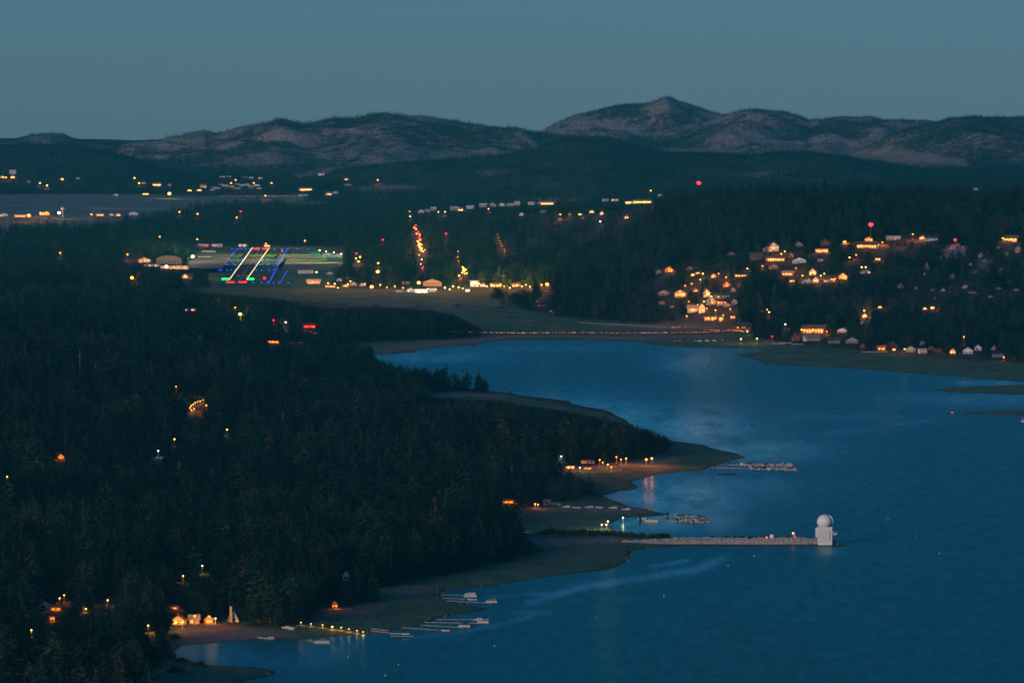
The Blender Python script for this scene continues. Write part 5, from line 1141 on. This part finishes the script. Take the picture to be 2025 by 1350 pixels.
# boulders on the right hillside
BT = [boulder_mesh(1, 40 + i) for i in range(5)]
GR = mat('granite boulder', (.26, .22, .195), .9, .35, .6)
for m in BT: m.materials.append(GR)
for i, (x, y, w, h) in enumerate([(1885, 492, 20, 9), (1895, 488, 15, 8), (1905, 491, 9, 6), (1834, 533, 14, 15), (1829, 545, 8, 9), (1862, 513, 7, 8), (1873, 510, 8, 12), (2014, 500, 18, 16), (1992, 505, 9, 8), (1976, 492, 11, 7), (1955, 500, 8, 4), (1940, 510, 14, 12), (1947, 517, 10, 6), (1884, 550, 18, 10), (1930, 542, 20, 8), (1782, 570, 16, 10), (1812, 572, 10, 7), (1845, 575, 14, 6), (1866, 576, 12, 7), (1908, 570, 14, 8), (1925, 580, 22, 5), (1975, 572, 18, 6), (1960, 588, 16, 5), (2000, 562, 14, 6), (1850, 592, 8, 6), (1310, 602, 16, 8), (1330, 608, 10, 5), (1980, 533, 8, 5), (1920, 525, 8, 6), (2010, 575, 16, 5)]):
    P = hit(x, y); k = P[1] / F
    o = ob('granite_boulder', BT[i % 5], None, (P[0], P[1] + 2, P[2] + h * k * .2), random.uniform(0, 6)); o.scale = (w * k * .55, w * k * .5, h * k * .75)
    tag(o, 'pale granite boulder bulging from the steep wood at the right', 'boulder', 'granite boulders on the right hillside')
    keep_open(x - w * .5, x + w * .5, y - h, y - h * .2, P[1]); PADS.append((P[0], P[1], w * k * .4))
# ------------------------------------------------------------------ trees
def leaf_material(name, stops):
    m = bpy.data.materials.new(name); m.use_nodes = True
    nt = m.node_tree; L = nt.links; b = nt.nodes['Principled BSDF']
    b.inputs['Roughness'].default_value = .9; b.inputs['Specular IOR Level'].default_value = .05
    oi = nt.nodes.new('ShaderNodeObjectInfo'); r = nt.nodes.new('ShaderNodeValToRGB'); e = r.color_ramp.elements
    e[0].position, e[0].color = 0.0, (*stops[0], 1); e[1].position, e[1].color = 1.0, (*stops[-1], 1)
    for k, c in enumerate(stops[1:-1]):
        q = e.new((k + 1) / (len(stops) - 1)); q.color = (*c, 1)
    L.new(oi.outputs['Random'], r.inputs[0])
    tc = nt.nodes.new('ShaderNodeTexCoord'); n = nt.nodes.new('ShaderNodeTexNoise'); n.inputs['Scale'].default_value = 7; n.inputs['Detail'].default_value = 3
    L.new(tc.outputs['Object'], n.inputs[0])
    mr = nt.nodes.new('ShaderNodeMapRange'); mr.inputs[1].default_value = .3; mr.inputs[2].default_value = .7; mr.inputs[3].default_value = .5; mr.inputs[4].default_value = 1.5; L.new(n.outputs[0], mr.inputs[0])
    mx = nt.nodes.new('ShaderNodeMix'); mx.data_type = 'RGBA'; mx.blend_type = 'MULTIPLY'; mx.inputs[0].default_value = 1
    L.new(r.outputs[0], mx.inputs[6]); L.new(mr.outputs[0], mx.inputs[7]); L.new(mx.outputs[2], b.inputs['Base Color'])
    return m
LEAFS = [leaf_material('fir needles', [(.003, .013, .010), (.006, .022, .016), (.010, .032, .021)]),
         leaf_material('pine needles', [(.010, .038, .026), (.017, .054, .035), (.026, .068, .041)]),
         leaf_material('olive pine needles', [(.026, .066, .038), (.042, .078, .044), (.064, .078, .046), (.092, .072, .048)])]
BARK = mat('pine bark', (.045, .032, .026), .95, .35, 3)
DEADW = mat('dead wood', (.26, .23, .21), .9, .3, 2)
BUSHM = mat('willow leaves', (.045, .062, .030), .9, .4, .8)

def crown(style, n, seed):
    """unit tree 1 m high: many small needle sprays on whorled limbs"""
    r = random.Random(seed); v, f = [], []
    lean = (r.uniform(-.03, .03), r.uniform(-.03, .03)); ph = r.uniform(0, 6.3)
    lo = .06 if style == 'fir' else .20
    for i in range(n):
        t = lo + (1 - lo) * (r.random() ** (1.15 if style == 'fir' else .85))
        if style == 'fir': R = .185 * (1 - t) ** .8 * (1 / (1 - lo)) + .012
        else: R = .20 * math.sin(math.pi * min(1, (t - lo) / (1 - lo) * .82 + .16)) ** .8 * (1 - .25 * t)
        a = r.uniform(0, 2 * math.pi)
        R *= .62 + .3 * r.random() + .22 * math.sin(3 * a + ph + 9 * t) * r.random()
        t2 = round(t * 17) / 17 if r.random() < .55 else t                 # limbs bunch into whorls
        d = r.uniform(.25, 1.0) ** .6 * R
        cx, cyy, z = d * math.cos(a) + lean[0] * t, d * math.sin(a) + lean[1] * t, t2 - .16 * d
        L = R * r.uniform(.42, .85) + .016; w = L * r.uniform(.45, .85)
        dr = (math.cos(a + r.uniform(-.6, .6)), math.sin(a + r.uniform(-.6, .6)), r.uniform(-.75, .25))
        sd_ = (-dr[1], dr[0], r.uniform(-.7, .7))
        p0 = (cx - dr[0] * L * .5, cyy - dr[1] * L * .5, z - dr[2] * L * .5); p1 = (cx + dr[0] * L * .6, cyy + dr[1] * L * .6, z + dr[2] * L * .6)
        o = len(v)
        v += [p0, (cx + sd_[0] * w * .5, cyy + sd_[1] * w * .5, z + sd_[2] * w * .5 + .006), p1, (cx - sd_[0] * w * .5, cyy - sd_[1] * w * .5, z - sd_[2] * w * .5)]
        f += [(o, o + 1, o + 2), (o, o + 2, o + 3)]
    o = len(v); v += [(lean[0] - .012, lean[1], .9), (lean[0] + .012, lean[1], .9), (lean[0], lean[1] + .012, .9), (lean[0], lean[1], 1.0)]; f += [(o, o + 1, o + 3), (o + 1, o + 2, o + 3), (o + 2, o, o + 3)]
    return v, f
def trunk(seed, dead=False):
    r = random.Random(seed); g = Geo().lathe([(.013, -.03), (.010, .25), (.006, .65), (.002, .95)], 5)
    for k in range(14 if dead else 7):
        t = r.uniform(.3, .9); a = r.uniform(0, 6.28); L = (.14 if dead else .10) * (1 - t * .7)
        g.bar((0, 0, t), (L * math.cos(a), L * math.sin(a), t + r.uniform(-.03, .03)), .0028)
    return g
NEAR = []
for i, (st, n) in enumerate([('fir', 420), ('fir', 380), ('pine', 360), ('pine', 400), ('fir', 340), ('pine', 320), ('fir', 460)]):
    v, f = crown(st, n, 100 + i); g = Geo().add(v, f)
    NEAR.append((trunk(200 + i).mesh('trunk', [BARK]), g.mesh('crown', [LEAFS[(0, 0, 0, 1, 1, 2, 1)[i]]])))
SNAG = trunk(300, True).mesh('trunk', [DEADW])

def source_collection(name, meshes):
    c = bpy.data.collections.new(name)
    for me in meshes:
        o = bpy.data.objects.new(name, me); c.objects.link(o)
    return c
def merged(seed, st, n, leaf, tr=True):
    v, f = crown(st, n, seed); g = Geo().add(v, f, 0)
    if tr:
        t = trunk(seed); g.add(t.v, t.f, 1)
    return g.mesh('conifer', [LEAFS[leaf], BARK])
MID = source_collection('conifer', [merged(500 + i, 'fir' if i % 2 == 0 else 'pine', 210, i // 3) for i in range(9)] + [SNAG])
FAR = source_collection('far_conifer', [merged(700 + i, 'fir' if i % 2 == 0 else 'pine', 70, i // 3, False) for i in range(9)])

def scatter(name, coll, P, hgt, wid, rot, idx, label):
    me = bpy.data.meshes.new(name); me.vertices.add(len(P)); me.vertices.foreach_set('co', P.astype(np.float32).ravel())
    for nm, tp, A in (('scl', 'FLOAT_VECTOR', np.stack([hgt * wid, hgt * wid, hgt], 1)), ('rot', 'FLOAT_VECTOR', np.stack([0 * rot, 0 * rot, rot], 1))):
        a = me.attributes.new(nm, tp, 'POINT'); a.data.foreach_set('vector', A.astype(np.float32).ravel())
    a = me.attributes.new('pick', 'INT', 'POINT'); a.data.foreach_set('value', idx.astype(np.int32))
    o = ob(name, me); o['kind'] = 'stuff'; o['label'] = label; o['category'] = 'forest'
    ng = bpy.data.node_groups.new('scatter ' + name, 'GeometryNodeTree')
    ng.interface.new_socket('Geometry', in_out='INPUT', socket_type='NodeSocketGeometry'); ng.interface.new_socket('Geometry', in_out='OUTPUT', socket_type='NodeSocketGeometry')
    N = ng.nodes; gi, go = N.new('NodeGroupInput'), N.new('NodeGroupOutput')
    ip = N.new('GeometryNodeInstanceOnPoints'); ci = N.new('GeometryNodeCollectionInfo'); ci.inputs[0].default_value = coll
    ci.inputs['Separate Children'].default_value = True; ci.inputs['Reset Children'].default_value = True
    def attr(nm, tp):
        x = N.new('GeometryNodeInputNamedAttribute'); x.data_type = tp; x.inputs[0].default_value = nm; return x.outputs[0]
    ng.links.new(gi.outputs[0], ip.inputs['Points']); ng.links.new(ci.outputs[0], ip.inputs['Instance'])
    ip.inputs['Pick Instance'].default_value = True
    ng.links.new(attr('pick', 'INT'), ip.inputs['Instance Index']); ng.links.new(attr('rot', 'FLOAT_VECTOR'), ip.inputs['Rotation']); ng.links.new(attr('scl', 'FLOAT_VECTOR'), ip.inputs['Scale'])
    ng.links.new(ip.outputs[0], go.inputs[0])
    md = o.modifiers.new('scatter', 'NODES'); md.node_group = ng
    return o

bands = [(3150, 4600, 9.6), (4600, 6800, 10.8), (6800, 9600, 12.0), (9600, 13000, 16.0), (13000, 16500, 17.0), (16500, 25500, 14.5)]
TX, TY = [], []
for d0, d1, sp_ in bands:
    ys = np.arange(d0, d1, sp_)
    for yy in ys:
        n_ = int(2 * .092 * yy / sp_); xs = (np.arange(n_) - n_ / 2) * sp_
        TX.append(xs + rng.uniform(-.48, .48, n_) * sp_); TY.append(yy + rng.uniform(-.48, .48, n_) * sp_)
TX, TY = np.concatenate(TX), np.concatenate(TY)
TZ = gz(TX, TY); tsd = grid_at(sd, TX, TY); tcl = grid_at(CLEAR, TX, TY); trk = grid_at(rock, TX, TY)
big = fbm(TX / 160, TY / 220, 55, 3); fine_ = fbm(TX / 45, TY / 60, 91, 3)
keep = (tsd > 9) & (TZ > .35) & (tcl < .35)
dens = np.where(trk > .05, np.clip(1.05 - .75 * trk - 2.0 * (fine_ - .45), .12, 1), (1 - .55 * ss(.52, .70, fine_)) * (1 - .5 * ss(.60, .70, big)))
dens = np.where((TY > 16500) & (trk < .05), .8 - 1.2 * (fine_ - .5), dens)
keep &= rng.random(len(TX)) < dens
for (X, Yp, r_) in PADS:
    keep &= ((TX - X) ** 2 + (TY - Yp) ** 2) > r_ * r_
cm_ = np.maximum.accumulate((GZ - CAMH) / D, axis=0)          # nothing grows on slopes the ridges hide
keep &= (TZ + 26 - CAMH) / TY >= grid_at(cm_, TX, TY - 60)
TX, TY, TZ, trk = TX[keep], TY[keep], TZ[keep], trk[keep]
n_ = len(TX)
HG = np.where(TY < 13000, rng.normal(20.5, 4.2, n_), rng.normal(15, 3.0, n_)); HG *= .62 + .76 * fbm(TX / 70, TY / 110, 66, 3)
HG = np.where(TY > 16500, rng.normal(10.5, 2.5, n_), HG); HG = np.where(trk > .3, HG * .75, HG); HG = np.clip(HG, 4, 29)
rr = rng.random(n_); HG = np.where(rr < .16, HG * .5, np.where(rr > .93, HG * 1.3, HG))
WD_ = rng.uniform(1.2, 1.9, n_) * np.where(TY > 16500, 1.25, 1.0)
tpx, tpy = proj(TX, TY, TZ); pxm = F / TY
cr = HG * WD_ * .13 * pxm; th_ = HG * pxm
ok = np.ones(n_, bool)
# young, lower stands where the photograph looks over the wood to the strip and the water behind the central point
LIM = np.full(n_, -1e9)
def low_stand(xs, ys, ymin, ymax):
    global LIM
    lim = np.interp(tpx, xs, ys, left=-1e9, right=-1e9); LIM = np.where((tpy > ymin) & (tpy < ymax), np.maximum(LIM, lim), LIM)
low_stand([735, 760, 790, 860, 885, 900, 925, 940, 960, 985, 1008], [699, 712, 720, 729, 712, 728, 735, 727, 744, 755, 769], 690, 778)
low_stand([330, 470, 560, 640, 740, 850, 900, 950, 962], [572, 583, 592, 609, 606, 612, 622, 646, 652], 574, 702)
low_stand([1008, 1060, 1240], [770, 787, 832], 690, 786)
low_stand([845, 1000, 1010, 1100, 1180, 1238], [786, 790, 794, 808, 824, 838], 785, 900)
low_stand([1236, 1250, 1290, 1330], [836, 838, 850, 866], 780, 960)
new_h = np.clip((tpy - LIM) / pxm * rng.uniform(.82, 1.06, n_), 0, None)
HG = np.where((LIM > 0) & (new_h < HG), new_h, HG); ok &= HG > 2.2
cr = HG * WD_ * .13 * pxm; th_ = HG * pxm
for (x0, x1, y0, y1, Yc) in CLEARS:
    ok &= ~((TY < Yc + 1) & (tpx + cr > x0) & (tpx - cr < x1) & (tpy - th_ * .97 < y1) & (tpy > y0))
TX, TY, TZ, HG, WD_, tpx, tpy = [A[ok] for A in (TX, TY, TZ, HG, WD_, tpx, tpy)]
n_ = len(TX); ROT = rng.uniform(0, 6.28, n_)
stand = .55 * np.clip((fbm(TX / 55, TY / 90, 123, 3) - .5) * 2.2 + .5, 0, 1) + .45 * rng.random(n_)      # kinds grow in stands
CLS = np.where(stand < .48, 0, np.where(stand < .80, 1, 2))
near_i = np.nonzero((tpx > 5) & (tpx < 2020) & (tpy - HG * F / TY * .7 < 1345))[0]
near_i = near_i[np.argsort(TY[near_i])][:300]
isn = np.zeros(n_, bool); isn[near_i] = True
for c, i in enumerate(near_i):
    tm, cm = NEAR[random.choice(((0, 1, 2), (3, 4, 6), (5,))[int(CLS[i])])]
    t = thing('pine_tree', 'tall dark conifer in the nearest rows of forest at the lower left', 'tree', (float(TX[i]), float(TY[i]), float(TZ[i]) - .2), float(ROT[i]), 'nearest forest trees')
    h_ = float(HG[i]); w_ = h_ * float(WD_[i]); t.scale = (w_, w_, h_)
    ob('trunk', tm, t); ob('crown', cm, t)
PT = np.stack([TX, TY, TZ - .3], 1)
mid_m = ~isn & (TY < 9600); far_m = ~isn & (TY >= 9600)
pk = CLS * 3 + rng.integers(0, 3, n_); pk_far = pk; pk = np.where(rng.random(n_) < .004, 9, pk)
scatter('forest', MID, PT[mid_m], HG[mid_m], WD_[mid_m], ROT[mid_m], pk[mid_m], 'dense dark conifer forest covering the shores and the near hills')
scatter('far_forest', FAR, PT[far_m], HG[far_m], WD_[far_m], ROT[far_m], pk_far[far_m], 'distant conifer forest over the valley and mountains')
print('TREES', n_, int(mid_m.sum()), int(far_m.sum()))

# bushes along the shore and on the breakwater ----------------------------
def bush_mesh(seed, n=260):
    r = random.Random(seed); v, f = [], []
    for i in range(n):
        a = r.uniform(0, 6.28); u = r.uniform(0.0, 1); R = (.75 + .25 * math.sin(3 * a + seed)) * r.uniform(.55, 1.0)
        ph = math.acos(1 - u); c = (R * math.sin(ph) * math.cos(a), R * math.sin(ph) * math.sin(a), R * math.cos(ph) * .8 + .08)
        s_ = r.uniform(.07, .17); o = len(v)
        d1 = Vector((r.uniform(-1, 1), r.uniform(-1, 1), r.uniform(-1, 1))).normalized(); d2 = d1.orthogonal().normalized()
        c = Vector(c); v += [c - d1 * s_, c + d2 * s_ * .7, c + d1 * s_, c - d2 * s_ * .7]; f += [(o, o + 1, o + 2), (o, o + 2, o + 3)]
    return Geo().add(v, f).mesh('foliage', [BUSHM])
BM = [bush_mesh(i) for i in range(4)]
STEM = Geo().bar((0, 0, -.2), (.2, .1, .7), .04).bar((0, 0, -.2), (-.25, .05, .6), .04).bar((0, 0, -.2), (.02, -.2, .65), .04).mesh('stem', [BARK])
def bush(P, w, h, label, group):
    t = thing('shrub', label, 'shrub', (float(P[0]), float(P[1]), float(P[2]) - .1), random.uniform(0, 6), group); t.scale = (w, w, h)
    ob('foliage', random.choice(BM), t); ob('stem', STEM, t)
for x, y, w in [(786, 1143, 8), (805, 1142, 7), (822, 1140, 8), (842, 1132, 9), (860, 1126, 8), (880, 1122, 9), (898, 1117, 8), (918, 1113, 9), (938, 1110, 8), (960, 1107, 9), (980, 1103, 9), (1002, 1100, 8), (1022, 1097, 8), (1042, 1095, 7), (835, 1141, 5), (870, 1131, 5), (1060, 1090, 6)]:
    bush(hit(x, y), w, w * .75, 'rounded dark willow bush in the belt along the near wood edge', 'willow bushes along the wood edge')
for x, y, w in [(1075, 1056, 6), (1092, 1055, 8), (1110, 1056, 8), (1130, 1057, 7), (1150, 1057, 8), (1170, 1058, 7), (1190, 1058, 7), (1208, 1057, 6), (1228, 1060, 7), (1245, 1061, 7), (1268, 1062, 6), (1290, 1063, 6), (1305, 1062, 6), (1314, 1061, 5)]:
    bush(hit(x, y), w, w * .7, 'dark bush in the hedge at the root of the breakwater', 'bushes at the breakwater root')
for x, w in [(1347, 1.3), (1411, 2.2), (1439, 2.6), (1456, 2.9), (1468, 2.6), (1484, 2.4), (1495, 2.8), (1511, 2.4), (1557, 2.2), (1585, 1.4), (1594, 1.2)]:
    bush(on_wall(x, 1.5 if x != 1495 else -2), w, w * .95, 'low dark shrub growing on top of the stone breakwater', 'shrubs on the breakwater')
for x, y, w in [(640, 1236, 4), (660, 1226, 4), (345, 1262, 5), (310, 1285, 6), (330, 1300, 6), (360, 1308, 5), (395, 1316, 5), (300, 1320, 7), (345, 1328, 6), (260, 1335, 8), (600, 1226, 5), (575, 1228, 6), (545, 1228, 6), (520, 1230, 6), (495, 1234, 4)]:
    bush(hit(x, y), w, w * .7, 'dark bush on the bank around the near beach', 'bushes round the near beach')
for x, y, w in [(905, 605, 6), (990, 609, 7), (1070, 611, 5), (1010, 628, 5), (830, 606, 6), (1140, 655, 4), (745, 606, 6)]:
    bush(hit(x, y), w, w * .5, 'dark bush alone in the wide meadow behind the causeway', 'bushes in the wide meadow')

SCRUB = source_collection('scrub', [bush_mesh(20 + i, 40) for i in range(4)])
ys = rng.uniform(3300, 8600, 60000); xs = rng.uniform(-.09, .09, 60000) * ys
zz = gz(xs, ys); sd_s = grid_at(sd, xs, ys); mw = grid_at(meadow, xs, ys)
pn = fbm(xs / 25, ys / 45, 140, 3)
k_ = (mw > .5) & (sd_s > 4) & (pn > .52) & (rng.random(60000) < .55)
xs, ys, zz = xs[k_], ys[k_], zz[k_]; n_ = len(xs)
scatter('meadow_scrub', SCRUB, np.stack([xs, ys, zz], 1), rng.uniform(.35, 1.3, n_), rng.uniform(1.0, 2.2, n_), rng.uniform(0, 6, n_), rng.integers(0, 4, n_), 'low scrub and grass tufts dotted over the lakeside meadows')['category'] = 'scrub'

ROCKS = source_collection('shore_stone', BT)
ys = rng.uniform(3300, 8000, 90000); xs = rng.uniform(-.085, .085, 90000) * ys
sd_s = grid_at(sd, xs, ys); k_ = (sd_s > -1.5) & (sd_s < 5) & (fbm(xs / 20, ys / 40, 150, 2) > .45)
xs, ys, zz = xs[k_], ys[k_], gz(xs[k_], ys[k_]); n_ = len(xs)
scatter('shore_stones', ROCKS, np.stack([xs, ys, zz], 1), rng.uniform(.15, .6, n_), rng.uniform(1.0, 1.8, n_), rng.uniform(0, 6, n_), rng.integers(0, 5, n_), 'small stones and driftwood scattered along the waterline')['category'] = 'stones'
# ------------------------------------------------------------------ haze in the valley air
hz = bpy.data.materials.new('valley haze'); hz.use_nodes = True
nt = hz.node_tree
for n in list(nt.nodes):
    if n.type == 'BSDF_PRINCIPLED': nt.nodes.remove(n)
pv = nt.nodes.new('ShaderNodeVolumePrincipled')
pv.inputs['Color'].default_value = (.08, .86, 1.0, 1)
pv.inputs['Density'].default_value = 1.45e-5
pv.inputs['Anisotropy'].default_value = 0.1
nt.links.new(pv.outputs[0], nt.nodes['Material Output'].inputs['Volume'])
g = Geo().box(-3600, 3600, -500, 27400, -9, 640)
haze = ob('haze', g.mesh('haze', [hz])); haze['kind'] = 'stuff'
haze['label'] = 'pale blue dusk haze filling the whole valley'; haze['category'] = 'haze'

# ------------------------------------------------------------------ things that look alike are told apart by their place in the row
ONES = 'zeroth first second third fourth fifth sixth seventh eighth ninth tenth eleventh twelfth thirteenth fourteenth fifteenth sixteenth seventeenth eighteenth nineteenth'.split()
def nth(n):
    if n < 20: return ONES[n]
    t = ('twent', 'thirt', 'fort', 'fift', 'sixt', 'sevent', 'eight', 'ninet')[n // 10 - 2]
    return t + 'ieth' if n % 10 == 0 else t + 'y-' + ONES[n % 10]
same = {}
for o in list(COL.objects):
    if o.parent is None and o.get('label') and o.get('kind') is None and not o.name.startswith('pine_tree'): same.setdefault(o['label'], []).append(o)
for lb, L_ in same.items():
    if len(L_) < 2: continue
    deep = 'runway edge' in lb or 'slanting row' in lb or 'street' in lb and 'lamp' in lb
    L_.sort(key=lambda o: (o.location.y, o.location.x) if deep else (o.location.x / o.location.y, o.location.y))
    for k, o in enumerate(L_): o['label'] = '%s, %s from the %s' % (lb, nth(k + 1), 'near end' if deep else 'left')
